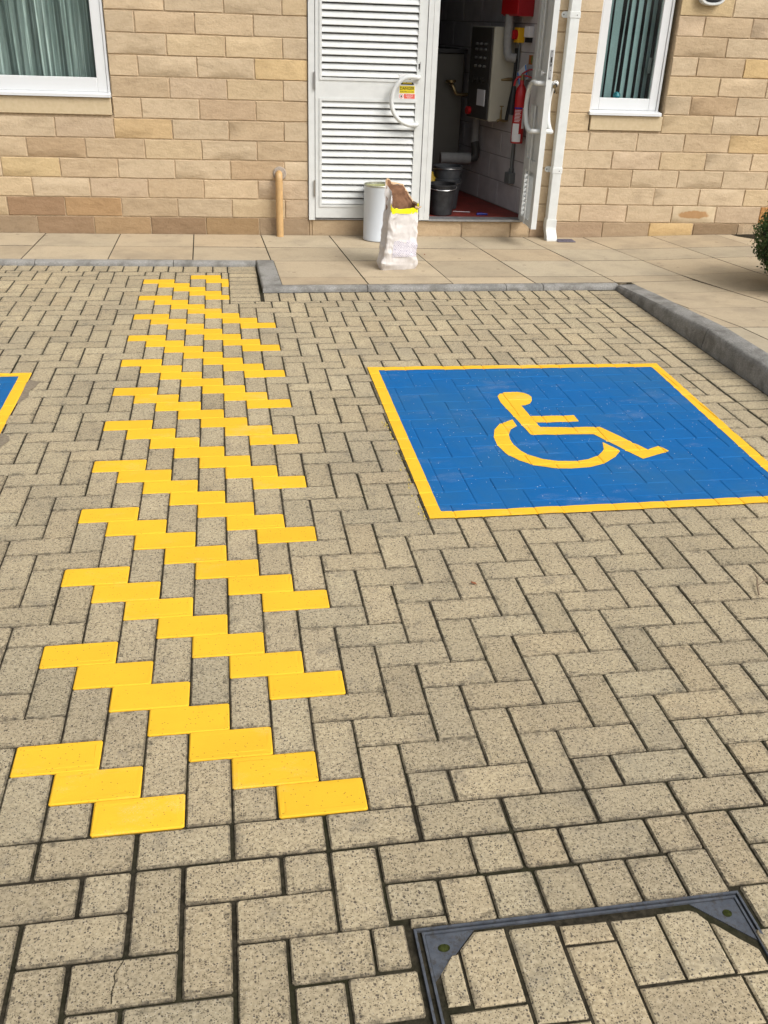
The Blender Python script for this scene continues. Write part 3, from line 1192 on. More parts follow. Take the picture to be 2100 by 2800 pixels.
# left run (behind the far kerb), main run and the right-hand footpath
for i in range(19):
    for j in range(15):
        q = []
        for (ii, jj) in ((i, j), (i + 1, j), (i + 1, j + 1), (i, j + 1)):
            y = rowy(jj, 0)
            for _ in range(3):
                x = colx(ii, y)
                y = rowy(jj, x)
            q.append((x, y))
        xm = sum(p_[0] for p_ in q) / 4
        ym = sum(p_[1] for p_ in q) / 4
        if ym < 3.7 and xm < 2.9:
            continue
        if xm < 0.862:                                   # clip to behind the left kerb
            q = clip_half(q, 0.045, 1, 99)
            q = clip_half(q, -0.045, -1, -(4.765 + 0.058))
            q = clip_half(q, 1, 0.03, 0.862 + .03 * 4.80 + .004) if ym < 4.9 else q
        elif j == 11 or ym > 4.1:
            if j == 11 and min(p_[0] for p_ in q) > 3.2:
                slab(q)
                continue
            if j == 11:                                  # the row that runs into the corner of the kerb
                far = clip_half(clip_half(q, -1, 0, -3.234), 0, 1, 4.110)
                if len(far) > 2 and xm > 3.0:
                    slab(far)
            q = clip_half(q, 0, -1, -4.110)
            q = clip_half(q, -1, -.028, -(0.862 + .028 * 4.795)) if ym < 4.85 else q
        if ym < 4.3 and xm > 2.9 and not q_main(q):
            q = clip_half(q, -1, 0, -3.234)
        if len(q) < 3:
            continue
        ar = abs(sum(q[k][0] * q[(k + 1) % len(q)][1] - q[(k + 1) % len(q)][0] * q[k][1] for k in range(len(q)))) / 2
        if ar < .0015:
            continue
        slab(q)
b = MB()
gx_ = [-4.5 + .1 * k for k in range(110)]


def bed_patch(xs_, ys_):
    W2 = len(xs_)
    b.add([(x, y, pz(x, y) - .0030) for y in ys_ for x in xs_], [(j * W2 + i, j * W2 + i + 1, (j + 1) * W2 + i + 1, (j + 1) * W2 + i) for j in range(len(ys_) - 1) for i in range(W2 - 1)])


bed_patch([x for x in gx_ if x < .75] + [.80], [5.03, 5.3, 5.7])
bed_patch([-.5, 0, .5, .80], [4.84, 5.03])
bed_patch([.80, .87], [4.80, 5.7])
bed_patch([.87] + [x for x in gx_ if .9 < x < 3.2] + [3.21], [4.112, 4.3, 4.6, 5.0, 5.7])
bed_patch([3.21] + [x for x in gx_ if 3.25 < x < 6.3], [-1.3 + .1 * k for k in range(70)])
b.build('slab_bed', M['joint'], pave)

# ------------------------------------------------------------------ building
ANG = math.atan(-0.04)
bld = tag(empty('stone_building', (0, 5.68, 0), ANG), 'single storey sandstone building with white louvred doors and two windows', 'building')


def stone(x0, x1, z0, z1, tint, mat=None, y=0.0):
    x0 += .0034
    x1 -= .0034
    z0 += .0030
    z1 -= .0030
    nx = max(1, int(round((x1 - x0) / .14)))
    xs = [x0 + .004] + [x0 + (x1 - x0) * k / nx for k in range(1, nx)] + [x1 - .004]
    zs = [z0 + .004, (z0 + z1) / 2, z1 - .004]
    cx, cz = (x0 + x1) / 2, (z0 + z1) / 2
    vs = []
    for z in zs:
        for x in xs:
            vs.append((x - cx + rng.uniform(-.002, .002), rng.uniform(-.003, .002), z - cz + rng.uniform(-.0015, .0015)))
    W = len(xs)
    fs = [(j * W + i, j * W + i + 1, (j + 1) * W + i + 1, (j + 1) * W + i) for j in range(2) for i in range(W - 1)]
    per = [(0, i) for i in range(W)] + [(1, W - 1)] + [(2, i) for i in reversed(range(W))] + [(1, 0)]
    pid = [j * W + i for j, i in per]
    o1 = len(vs)
    for (j, i) in per:
        x = (x0 if i == 0 else x1 if i == W - 1 else xs[i]) - cx
        z = (z0 if j == 0 else z1 if j == 2 else zs[1]) - cz
        vs.append((x + rng.uniform(-.0012, .0012), .0050, z + rng.uniform(-.0012, .0012)))
    o2 = len(vs)
    n = len(per)
    vs += [(v[0], .04, v[2]) for v in vs[o1:o1 + n]]
    fs += [(pid[k], o1 + k, o1 + (k + 1) % n, pid[(k + 1) % n]) for k in range(n)]
    fs += [(o1 + k, o2 + k, o2 + (k + 1) % n, o1 + (k + 1) % n) for k in range(n)]
    b = MB()
    b.add(vs, fs)
    o = b.build('stone', mat or M['stone'], bld, True, loc=(cx, y, cz))
    o.color = tint
    return o


def stint(k, x):
    r = rng.random()
    if r < .18:
        c_ = (.93, .89, .875)
    elif r < .32:
        c_ = (1.0, .96, .87)
    elif r < .46:
        c_ = (.90, .85, .79)
    elif r < .56:
        c_ = (1.03, .99, .93)
    else:
        c_ = (.97, .95, .92)
    v = rng.gauss(1, .022)
    if k == 0:
        v *= .60 if x < 1.19 else .74
        c_ = (c_[0], c_[1] * .94, c_[2] * .90)
    if k == 1 and x < 1.19:
        v *= .90
    return (c_[0] * v, c_[1] * v, c_[2] * v, 1)


ODD = [-0.643 - .4165 * k for k in range(8, 0, -1)] + [-0.643, -0.227, 0.190, 0.600, 1.006]
EVEN = [-0.444 - .4165 * k for k in range(8, 0, -1)] + [-0.444, -0.020, 0.394, 0.803]
RODD = [3.366, 3.756, 4.142, 4.519, 4.903, 5.29, 5.67, 6.05]
REVEN = [3.572, 3.968, 4.348, 4.735, 5.11, 5.49, 5.87]
NC = 18


def zl(k):
    return 0.020 if k == 0 else 0.157 + 0.1388 * (k - 1)


def zr(k):
    return 0.020 if k == 0 else 0.152 + 0.1354 * (k - 1)


def course(lo, hi, joints, k, zf, special=None):
    xs = [lo] + [j for j in joints if lo + .04 < j < hi - .04] + [hi]
    for a, b_ in zip(xs, xs[1:]):
        xm = (a + b_) / 2
        tnt = stint(k, xm)
        mat = None
        for (kk, xx, tt) in (special or ()):
            if kk == k and a < xx < b_:
                if tt == 'rust':
                    mat = M['stone_rust']
                else:
                    tnt = (*tt, 1)
        stone(a, b_, zf(k), zf(k + 1), tnt, mat)


SPL = [(1, -.9, (.56, .45, .38)), (1, -.4, (.72, .58, .44)), (3, -.85, (1.03, .97, .78)), (0, .2, (.50, .42, .36)), (0, .6, (.58, .49, .38)), (0, -.2, (.66, .56, .45)), (0, -.65, (.55, .46, .40)),
       (4, -.6, (.82, .74, .66)), (6, .6, (.86, .79, .74)), (5, 0.0, (1.0, .90, .72)), (8, .9, (1.04, .95, .74)), (3, .8, (.84, .76, .68))]
for k in range(NC):
    hi = 1.187
    j = EVEN if k % 2 == 0 else ODD
    if k < 6:
        course(-4.6, hi, j, k, zl, SPL)
    else:
        course(-0.222, hi, j, k, zl, SPL)
        if k < 15:
            course(-4.6, -2.30, j, k, zl)
        else:
            course(-2.30, -0.222, j, k, zl)
            course(-4.6, -2.30, j, k, zl)
SPR = [(1, 4.3, 'rust'), (0, 4.15, (.98, .86, .62)), (0, 4.55, (.50, .44, .38)), (9, 4.6, (1.06, .95, .70)), (1, 5.1, (.80, .52, .28)), (5, 4.7, (1.0, .9, .7)), (12, 4.1, (1.0, .95, .80)), (7, 4.3, (.86, .78, .70))]
for k in range(NC):
    j = REVEN if k % 2 == 0 else RODD
    if k == 0:
        course(2.962, 4.79, j, k, zr, SPR)
    elif k < 6:
        course(2.945, 6.4, j, k, zr, SPR)
    else:
        if k < 15:
            course(2.945, 3.345 if k > 6 else 3.352, [], k, zr)
            course(3.935, 6.4, j, k, zr, SPR)
        else:
            course(2.945, 6.4, j, k, zr, SPR)
for a, b_ in ((1.190, 1.212), (1.213, 1.634), (1.635, 2.036), (2.037, 2.406), (2.407, 2.806), (2.807, 2.960)):
    stone(a, b_, .020, .150, (*[c_ * (.80 if a < 2 else .92) for c_ in (1.0, .93, .85)], 1), y=.004)
for k in range(16, NC):
    course(1.188, 2.944, EVEN + [1.3, 1.72, 2.1, 2.5], k, zl)
b = MB()     # pale plinth panel at the far right
b.box(4.80, 6.4, 0.03, .10, 0.02, .150)
b.build('plinth_panel', plain('pale_plinth', (.46, .43, .44), .8, var=.06), bld)
# mortar core, in pieces round the openings
b = MB()
ZT = zl(NC)
b.box(-4.6, -2.302, .006, .30, -.02, ZT)
b.box(-2.302, -.222, .006, .30, -.02, .868)
b.box(-2.302, -.222, .006, .30, zl(15) + .01, ZT)
b.box(-.222, 1.186, .006, .30, -.02, ZT)
b.box(1.186, 2.946, .012, .30, -.02, .145)
b.box(1.186, 2.946, .006, .30, zl(16) + .004, ZT)
b.box(2.946, 3.343, .006, .30, -.02, ZT)
b.box(3.343, 3.937, .006, .30, -.02, .842)
b.box(3.343, 3.937, .006, .30, zr(15) + .01, ZT)
b.box(3.937, 6.4, .006, .30, -.02, ZT)
b.build('mortar', M['mortar'], bld)
b = MB()
b.box(-4.9, 6.7, -.45, 3.2, 3.05, 3.15)
b.box(-4.9, 6.7, -.45, -.42, 2.92, 3.05)
b.box(-4.6, 6.4, .0, .3, ZT + .001, 3.05)
b.build('eaves', M['white'], bld)
# stone sills
b = MB()
b.box(-2.30, -.229, -.012, .2, .870, .984, bev=.003)
b.build('stone_sill', M['sill'], bld)
b = MB()
b.box(3.357, 3.931, -.012, .2, .845, .950, bev=.003)
b.build('stone_sill', M['sill'], bld)


# ------------------------------------------------------------------ windows
def window(x0, x1, z0, z1, yr, gx0, gx1, gz0, sill_z):
    b = MB()
    w1 = 0.016
    for (a, c_, d, e_) in ((x0, x0 + w1, z0, z1), (x1 - w1, x1, z0, z1), (x0 + w1, x1 - w1, z0, z0 + w1 + .006), (x0 + w1, x1 - w1, z1 - w1, z1)):
        b.box(a, c_, yr, yr + .06, d, e_)
    root = b.build('window', M['upvc'], bld)
    b = MB()
    s0, s1, t0, t1 = x0 + w1 + .002, x1 - w1 - .002, z0 + w1 + .010, z1 - w1 - .002
    y0, y1 = yr + .006, yr + .05
    b.box(s0, gx0, y0, y1, t0, t1, bev=.003)
    b.box(gx1, s1, y0, y1, t0, t1, bev=.003)
    b.box(gx0, gx1, y0, y1, t0, gz0, bev=.003)
    b.box(gx0, gx1, y0, y1, t1 - (gz0 - t0), t1, bev=.003)
    b.build('sash', M['upvc'], root)
    b = MB()
    b.box(gx0 - .004, gx1 + .004, yr + .026, yr + .031, gz0 - .004, t1 - (gz0 - t0) + .004)
    b.build('pane', M['glass'], root)
    b = MB()
    b.prism([(x0 - .012, yr + .02, sill_z + .034), (x0 - .012, -.030, sill_z + .024), (x0 - .012, -.034, sill_z + .020), (x0 - .012, -.034, sill_z + .002), (x0 - .012, yr + .02, sill_z + .002)], (x1 - x0 + .016, 0, 0))
    b.build('sill_board', M['upvc'], root)
    # dark room behind
    b = MB()
    d = 1.2
    ya = yr + .055
    X0_, X1_, Z0_, Z1_ = x0 - .25, x1 + .25, z0 - .3, z1 + .2
    b.add([(X0_, ya + .3, Z0_), (X1_, ya + .3, Z0_), (X1_, ya + .3, Z1_), (X0_, ya + .3, Z1_), (X0_, ya + d, Z0_), (X1_, ya + d, Z0_), (X1_, ya + d, Z1_), (X0_, ya + d, Z1_)],
          [(4, 5, 6, 7), (0, 1, 5, 4), (3, 7, 6, 2), (0, 4, 7, 3), (1, 2, 6, 5)])
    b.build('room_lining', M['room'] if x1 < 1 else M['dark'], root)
    b = MB()
    for (a, c_, d0, e_) in ((x0 - .25, x0 + .001, z0 - .3, z1 + .2), (x1 - .001, x1 + .25, z0 - .3, z1 + .2), (x0, x1, z0 - .3, z0 + .001), (x0, x1, z1 - .001, z1 + .2)):
        b.box(a, c_, .301, .36, d0, e_)
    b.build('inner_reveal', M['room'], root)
    return root


window(-2.298, -.228, .992, 2.09, .012, -2.20, -.316, 1.112, .986)
window(3.348, 3.905, .960, 2.03, .045, 3.424, 3.826, 1.070, .952)
b = MB()
b.box(-1.30, -1.20, .016, .06, 1.02, 2.06, bev=.003)
b.build('mullion', M['upvc'], bld)

# curtain and vertical blind
b = MB()
rings = []
N = 420
rgc = random.Random(11)
ph = [rgc.uniform(0, 6.28) for _ in range(4)]
for z in (0.99, 1.02, 1.3, 1.7, 2.14):
    row = []
    for i in range(N + 1):
        x = -2.34 + i * (2.20 / N)
        sw = 1.0 + .10 * (1.6 - z)
        a = .022 * math.sin(34 * x * sw + ph[0]) + .014 * math.sin(71 * x + ph[1] + z * .7) + .008 * math.sin(147 * x + ph[2])
        row.append((x, a, z))
    rings.append(row)
b.ring_loft(rings, False, False)
cu = b.build('curtain', M['curtain'], None, True, loc=(0, 5.68, 0), rot=(0, 0, ANG))
for v in cu.data.vertices:
    v.co.y += .115
tag(cu, 'pale green striped sheer curtain hanging behind the left window', 'curtain')

bl = tag(empty('vertical_blind', (0, 5.68, 0), ANG), 'grey-green vertical slat blind behind the narrow right window', 'blind')
# slat centres as seen through the pane, drifting with height like loose strips
for k, (xc, wd, tw, lean) in enumerate(((3.475, .032, -.35, .0), (3.541, .045, -.20, .0), (3.597, .020, .9, .018), (3.652, .036, .55, .004), (3.712, .040, .5, .0), (3.772, .036, .55, .0), (3.826, .034, .6, .0), (3.880, .030, .6, 0), (3.42, .03, -.4, 0))):
    b = MB()
    wd *= 1.2
    c_, s_ = math.cos(tw), math.sin(tw)
    vs = []
    for z in (1.03, 1.5, 2.05):
        for u in (-1, 0, 1):
            uu = u * wd / 2 / max(.5, abs(c_))
            vs.append((xc - .02 + lean * (z - 1.03) + uu * c_, .16 + uu * s_ + (.004 if u == 0 else 0), z))
    b.add(vs, [(r * 3 + i, r * 3 + i + 1, r * 3 + i + 4, r * 3 + i + 3) for r in range(2) for i in range(2)])
    b.build('slat', M['blind'], bl, True)
b = MB()
b.box(3.36, 3.90, .12, .20, 2.05, 2.09)
b.build('head_rail', M['upvc'], bl)
b = MB()
b.lathe([(.0, -.03), (.02, -.022), (.03, 0), (.022, .02), (.0, .03)], (0, 0, 0), 16)
o = b.build('ornament', plain('teal_glass', (.01, .16, .20), .25), None, True, loc=(3.575, 5.68 - .143 + .10, 1.085))
tag(o, 'small round teal ornament on the narrow window ledge', 'ornament')
b = MB()
b.box(-.012, .012, -.02, .0, -.055, .055, bev=.004)
o = b.build('window_handle', M['greyplastic'], bld, loc=(3.806, .120, 1.30))

# ------------------------------------------------------------------ doors
M['doorw'] = M['white']
b = MB()
b.box(1.190, 1.236, -.014, .09, .150, 2.24)
b.box(2.888, 2.944, -.004, .09, .150, 2.24)
b.box(1.236, 2.888, -.014, .09, 2.20, 2.24)
b.build('door_frame', M['white'], bld)
b = MB()
b.box(2.135, 2.888, -.020, .10, .1505, .166)
b.box(1.236, 2.135, -.006, .09, .1505, .160)
b.build('threshold', M['alu'], bld)

HANDLE = [(0.0, 0.0, .162), (0.0, .030, .162), (-.012, .048, .162), (-.060, .055, .166), (-.110, .057, .155), (-.155, .058, .122), (-.185, .058, .075), (-.198, .058, .020), (-.196, .058, -.030), (-.178, .058, -.080), (-.145, .058, -.120), (-.105, .057, -.145), (-.055, .055, -.160), (-.012, .048, -.160), (0.0, .030, -.158), (0.0, 0.0, -.158)]


def spline(P, k=4):
    P = [Vector(q) for q in P]
    out = []
    for i in range(len(P) - 1):
        p0, p1, p2, p3 = P[max(i - 1, 0)], P[i], P[i + 1], P[min(i + 2, len(P) - 1)]
        for j in range(k):
            t_ = j / k
            out.append(0.5 * ((2 * p1) + (-p0 + p2) * t_ + (2 * p0 - 5 * p1 + 4 * p2 - p3) * t_ ** 2 + (-p0 + 3 * p1 - 3 * p2 + p3) * t_ ** 3))
    return out + [P[-1]]


def handle(parent, f):
    b = MB()
    b.tube([f(*q) for q in spline(HANDLE)], .0165, 14)
    return b.build('handle', M['white'], parent, True)


# closed leaf
b = MB()
xL, xR = 1.240, 2.050
lx0, lx1 = 1.288, 1.986
yf, yb_ = -.018, .030
b.box(xL, lx0, yf, yb_, .168, 2.196)
b.box(lx1, xR, yf, yb_, .168, 2.196)
b.box(lx0, lx1, yf, yb_, .168, .268)
b.box(lx0, lx1, yf, yb_, 1.004, 1.160)
b.box(lx0, lx1, yf, yb_, 2.110, 2.196)
# beads round the louvre openings
for z0, z1 in ((.268, 1.004), (1.160, 2.110)):
    w_ = .018
    b.box(lx0 - w_, lx0, yf - .006, yf + .001, z0 - w_, z1 + w_)
    b.box(lx1, lx1 + w_, yf - .006, yf + .001, z0 - w_, z1 + w_)
    b.box(lx0, lx1, yf - .006, yf + .001, z0 - w_, z0)
    b.box(lx0, lx1, yf - .006, yf + .001, z1, z1 + w_)
leaf = b.build('louvred_door', M['white'], bld)
b = MB()
b.box(2.054, 2.092, yf - .006, .035, .158, 2.196)
b.box(2.094, 2.134, yf - .004, .035, .158, 2.196)
b.build('meeting_stile', M['white'], leaf)
b = MB()
b.box(lx0 - .01, lx1 + .01, .041, .046, .25, 2.13)
b.build('louvre_backing', plain('louvre_mesh', (.20, .19, .155), .9), leaf)


def slat_mesh():
    b = MB()
    prof = [(-.019, -.0235), (-.0225, -.0215), (-.0215, -.016), (-.005, .0145), (.002, .0165), (.040, .0185), (.040, .016), (.0, .0125), (-.003, .008), (-.0155, -.0235)]
    b.prism([(0, y, z) for y, z in prof], (lx1 - lx0, 0, 0))
    return b.mesh('slat', M['white'])


sm = slat_mesh()
z = .268 + .026
while z < 1.004 - .015:
    link('slat', sm, leaf, (lx0, 0, z), (0, 0, 0))
    z += .0494
z = 1.160 + .030
while z < 2.110 - .015:
    link('slat', sm, leaf, (lx0, 0, z), (0, 0, 0))
    z += .0476
handle(leaf, lambda u, v, w: (1.998 + u, yf - v, 1.016 + w))
for z0, z1 in ((1.080, 1.196), (.330, .446), (1.90, 2.01)):
    b = MB()
    b.cyl((1.236, yf - .008, z0), (1.236, yf - .008, z1), .0075, n=10)
    b.build('hinge', M['steel'], leaf, True)
b = MB()
b.box(1.992, 2.012, yf - .004, yf, 1.218, 1.282, bev=.0015)
lk = b.build('lock_plate', M['steel'], leaf)
b = MB()
b.cyl((2.002, yf - .009, 1.262), (2.002, yf - .0035, 1.262), .006, n=12)
b.box(1.998, 2.006, yf - .0085, yf - .0035, 1.232, 1.262)
b.build('keyhole', M['signblack'], lk)

# open leaf, standing out from the wall at the right of the doorway
W_ = 0.392
leaf2 = empty('open_door', (2.886, .006, 0), R(-90), bld)    # local x runs outwards, local +y is the room side ... (-90 deg: x -> -y, y -> +x)
# after the turn local +y points to the building's +x (outer face), local -y to the doorway
T0, T1 = -.020, .020
b = MB()
b.box(.0, .060, T0, T1, .170, 2.19)
b.box(W_ - .070, W_, T0, T1, .166, 2.19)
b.box(.060, W_ - .070, T0, T1, .170, .215)
b.box(.060, W_ - .070, T0, T1, .560, .640)
b.box(.060, W_ - .070, T0, T1, 1.02, 1.16)
b.box(.060, W_ - .070, T0, T1, 2.11, 2.19)
b.box(.060, W_ - .070, T0 + .012, T1 - .004, .640, 1.02)
b.box(.060, W_ - .070, T0 + .012, T1 - .004, 1.16, 2.11)
b.build('leaf_panel', M['white'], leaf2)
z = .228
b = MB()
b.prism([(0, -.014, -.012), (0, -.010, -.014), (0, .016, .014), (0, .012, .016)], (W_ - .13, 0, 0))
sm2 = b.mesh('slat', M['white'])
while z < .555:
    link('slat', sm2, leaf2, (.060, 0, z))
    z += .0345
b = MB()
b.cyl((.195, T0 - .006, .172), (.195, T0 - .006, 1.02), .006, n=8)
b.cyl((.195, T0 - .006, 1.25), (.195, T0 - .006, 2.15), .006, n=8)
b.build('bolt_rod', M['white'], leaf2, True)
handle(leaf2, lambda u, v, w: (W_ - .052 + u * .95, T0 - v * 1.12, 1.016 + w))
handle(leaf2, lambda u, v, w: (W_ - .052 + u * .95, T1 + v * 1.12, 1.016 + w))
b = MB()
b.box(W_, W_ + .0025, -.011, .011, 1.205, 1.395, bev=.001)
lk = b.build('lock_plate', M['alu'], leaf2)
b = MB()
b.box(W_ + .0022, W_ + .004, -.005, .005, 1.315, 1.350)
b.box(W_ + .0022, W_ + .004, -.004, .004, 1.290, 1.306)
for z in (1.215, 1.265, 1.385):
    b.cyl((W_ + .002, 0, z), (W_ + .0042, 0, z), .003, n=8)
b.build('lock_bolt', M['signblack'], lk)
b = MB()
b.cyl((W_ - .045, T0, 1.245), (W_ - .045, T0 - .022, 1.245), .008, n=12)
b.box(W_ - .049, W_ - .041, T0 - .036, T0 - .020, 1.230, 1.260)
b.build('thumb_turn', M['steel'], leaf2)
b = MB()
b.cyl((W_ - .045, T1, 1.245), (W_ - .045, T1 + .010, 1.245), .012, n=12)
b.build('lock_cylinder', M['steel'], leaf2)

# bunch of keys hanging from the lock
keys = tag(empty('key_bunch', (2.905, 5.225, 1.24)), 'bunch of keys hanging from the lock of the open door', 'keys')
b = MB()
b.tube([(.010 + .002 * math.cos(a), -.02, -.030 + .030 * math.cos(a)) if 0 else (.018 + .016 * math.sin(a), -.008, -.028 + .028 * math.cos(a)) for a in [2 * PI * k / 16 for k in range(17)]], .0016, 6)
b.build('ring', M['brass'], keys, True)
for k, (dx, rz_, m_) in enumerate(((.012, .3, 'steel'), (.022, -.2, 'steel'), (.026, .1, 'signblack'), (.016, -.4, 'brass'))):
    b = MB()
    b.lathe([(.0, -.002), (.013, -.002), (.013, .002), (.0, .002)], (0, 0, 0), 12)
    b.box(-.004, .004, -.050, -.012, -.0015, .0015)
    b.build('key', M[m_], keys, False, (dx, -.010 - .004 * k, -.062 - .006 * k), (R(90), rz_, rz_))

# ------------------------------------------------------------------ warning sign on the closed leaf
sign = tag(empty('warning_sign', (1.9165, 5.68 - .04 * 1.9165 + yf - .0008, 1.112), ANG), 'small danger notice with yellow triangle and red panel under the curved door handle', 'sign')
b = MB()
b.box(-.062, .062, -.0012, .0012, -.083, .085)
b.build('plate', M['signwhite'], sign)


def flat(poly, y, mat, name, parent):
    b = MB()
    b.prism([(x, y, z) for x, z in poly], (0, .0004, 0))
    return b.build(name, mat, parent)


flat([(-.057, -.044), (.057, -.044), (.057, .006), (-.057, .006)], -.0018, M['signyellow'], 'yellow_band', sign)
flat([(-.047, .014), (.047, .014), (.049, .018), (.004, .080), (-.004, .080), (-.049, .018)], -.0018, M['signblack'], 'triangle_border', sign)
flat([(-.036, .022), (.036, .022), (0, .068)], -.0023, M['signyellow'], 'triangle', sign)
flat([(-.001, .060), (.006, .060), (.001, .046), (.007, .046), (-.004, .030), (-.001, .029), (-.009, .025), (-.009, .034), (-.006, .032), (-.001, .041), (-.007, .041)], -.0028, M['signblack'], 'lightning_bolt', sign)
text_mesh('DANGER', .027, M['signblack'], 'lettering', sign, (0, -.0024, -.020), (R(90), 0, 0), sx=1.0)
text_mesh('ELECTRIC ROOM', .0125, M['signblack'], 'lettering', sign, (0, -.0024, -.038), (R(90), 0, 0), sx=1.05)
flat([(-.022, -.080), (.060, -.080), (.060, -.048), (-.022, -.048)], -.0018, M['signred'], 'red_panel', sign)
for k, s_ in enumerate(('No access for', 'unauthorised', 'persons')):
    text_mesh(s_, .0098, M['signwhite'], 'lettering', sign, (.019, -.0024, -.057 - .0095 * k), (R(90), 0, 0))
flat([(-.042 + .016 * math.cos(a), -.064 + .016 * math.sin(a)) for a in [2 * PI * k / 20 for k in range(20)]], -.0018, M['signred'], 'prohibition_ring', sign)
flat([(-.042 + .0125 * math.cos(a), -.064 + .0125 * math.sin(a)) for a in [2 * PI * k / 20 for k in range(20)]], -.0022, M['signwhite'], 'prohibition_disc', sign)
flat([(-.046, -.073), (-.038, -.073), (-.035, -.064), (-.037, -.056), (-.040, -.061), (-.041, -.054), (-.043, -.061), (-.045, -.055), (-.047, -.064)], -.0026, M['signblack'], 'hand_mark', sign)


# ------------------------------------------------------------------ downpipe, waste pipe, drain, lamp
def wallpt(x, off=0.0):
    """world position on the wall face; off > 0 towards the camera"""
    return (x - 0.04 * off, 5.68 - 0.04 * x - off)


dp = tag(empty('downpipe', (*wallpt(3.112), 0), ANG), 'square white rainwater downpipe beside the open door', 'drainpipe')
b = MB()
b.box(-.036, .036, -.088, -.016, .150, 3.05, bev=.004)
b.build('pipe', M['white'], dp)
b = MB()
rings = []
for (yo, z, s_) in ((-.052, .185, .041), (-.052, .125, .041), (-.058, .105, .041), (-.078, .085, .041), (-.098, .065, .041), (-.108, .045, .041), (-.112, .026, .041)):
    rings.append([(-s_, yo - s_, z), (s_, yo - s_, z), (s_, yo + s_, z), (-s_, yo + s_, z)])
b.ring_loft(rings, True, True)
b.build('shoe', M['white'], dp)
for z in (1.62, .553):
    b = MB()
    b.box(-.040, .040, -.0915, -.0, z - .022, z + .022, bev=.003)
    br_ = b.build('bracket', M['white'], dp)
    b = MB()
    b.prism([(-.040, -.006, z - .021), (-.062, -.006, z - .021), (-.074, -.006, z - .013), (-.078, -.006, z), (-.074, -.006, z + .013), (-.062, -.006, z + .021), (-.040, -.006, z + .021)], (0, .006, 0))
    b.build('lug', M['white'], br_)
    b = MB()
    b.cyl((-.062, -.0085, z), (-.062, -.005, z), .0055, n=10)
    b.cyl((.014, -.0945, z - .002), (.014, -.091, z - .002), .004, n=8)
    b.build('screw', M['greyplastic'], br_)

wp = tag(empty('waste_pipe', (*wallpt(.962), 0), ANG), 'tan plastic waste pipe coming out of the wall and down to the slabs', 'pipe')
b = MB()
b.tube(spline([(0, .02, .485), (0, -.030, .485), (0, -.046, .478), (0, -.055, .458), (0, -.056, .42)]), .0265, 16)
b.build('elbow', M['tanpipe'], wp, True)
b = MB()
b.cyl((0, -.056, .435), (0, -.056, .0), .0275, n=18)
b.cyl((0, -.056, .435), (0, -.056, .418), .0295, n=18)
b.build('pipe', M['tanpipe'], wp, True)
b = MB()
b.lathe([(.0, -.004), (.052, -.003), (.046, .010), (.0, .012)], (0, 0, 0), 18)
b.build('collar', M['grout'], wp, True, (.006, .0, .487), (R(90), 0, 0))

b = MB()
b.box(-.070, .075, -.052, .052, 0.0, .006, bev=.002)
for k in range(5):
    b.box(-.055, .06, -.040 + .018 * k, -.034 + .018 * k, .006, .0085)
o = b.build('drain_grate', M['slate'], None, loc=(3.215, 5.405, .0315), rot=(0, 0, ANG))
tag(o, 'small dark slate drain grate at the foot of the downpipe', 'drain')

lamp = tag(empty('wall_light', (*wallpt(4.150), 1.782), ANG), 'oval bulkhead lamp with white rim at the top right of the wall', 'wall lamp')
b = MB()
rings = []
for (sx, sz, y) in ((.100, .070, 0), (.100, .070, -.045), (.094, .064, -.055), (.080, .051, -.055), (.078, .049, -.040)):
    rings.append([(sx * math.copysign(abs(math.cos(a)) ** .8, math.cos(a)), y, sz * math.copysign(abs(math.sin(a)) ** .8, math.sin(a))) for a in [2 * PI * k / 28 for k in range(28)]])
b.ring_loft(rings, True, False)
b.build('rim', M['white'], lamp, True)
b = MB()
b.prism([(.079 * math.cos(a), -.040, .050 * math.sin(a)) for a in [2 * PI * k / 24 for k in range(24)]], (0, .02, 0))
b.build('lens', M['black'], lamp)
for k in range(-2, 3):
    b = MB()
    b.tube([(-.070 * math.sqrt(1 - (k / 3.2) ** 2), -.052, .015 * k), (0, -.062, .015 * k), (.070 * math.sqrt(1 - (k / 3.2) ** 2), -.052, .015 * k)], .003, 6)
    b.build('guard_bar', M['greyplastic'], lamp, True)

# ------------------------------------------------------------------ plant room behind the doors
room = structure(empty('plant_room', (0, 0, 0)))
A = Vector((2.935, 5.79, 0))
SD = Vector((-.1918, .9814, 0))
ND = Vector((-.9814, -.1918, 0))
SA = math.atan2(SD.y, SD.x)
rw = empty('block_wall', A, SA, room)          # local x runs into the room, local +y towards the doorway side
b = MB()
b.box(-.14, 1.9, -.05, -.004, .10, 2.5)
b.build('wall_core', M['blockjoint'], rw)
for r in range(11):
    z0 = .168 + .198 * r
    s_ = -.13 + (0 if r % 2 else -.18)
    while s_ < 1.85:
        a, c_ = max(s_, -.13), min(s_ + .37, 1.85)
        if c_ - a > .03:
            b = MB()
            b.box(a + .003, c_ - .003, -.006, .0 + rng.uniform(0, .0015), z0 + .003, z0 + .195, bev=.003)
            b.build('block', M['block'], rw)
        s_ += .37
b = MB()
b.box(1.18, 3.00, 5.66, 7.75, .10, .164)
b.build('floor', M['redfloor'], room)
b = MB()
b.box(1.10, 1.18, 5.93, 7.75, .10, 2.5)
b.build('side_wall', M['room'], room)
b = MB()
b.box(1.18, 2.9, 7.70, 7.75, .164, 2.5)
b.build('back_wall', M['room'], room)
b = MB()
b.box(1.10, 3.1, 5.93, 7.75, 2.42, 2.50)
b.build('ceiling', M['dark'], room)

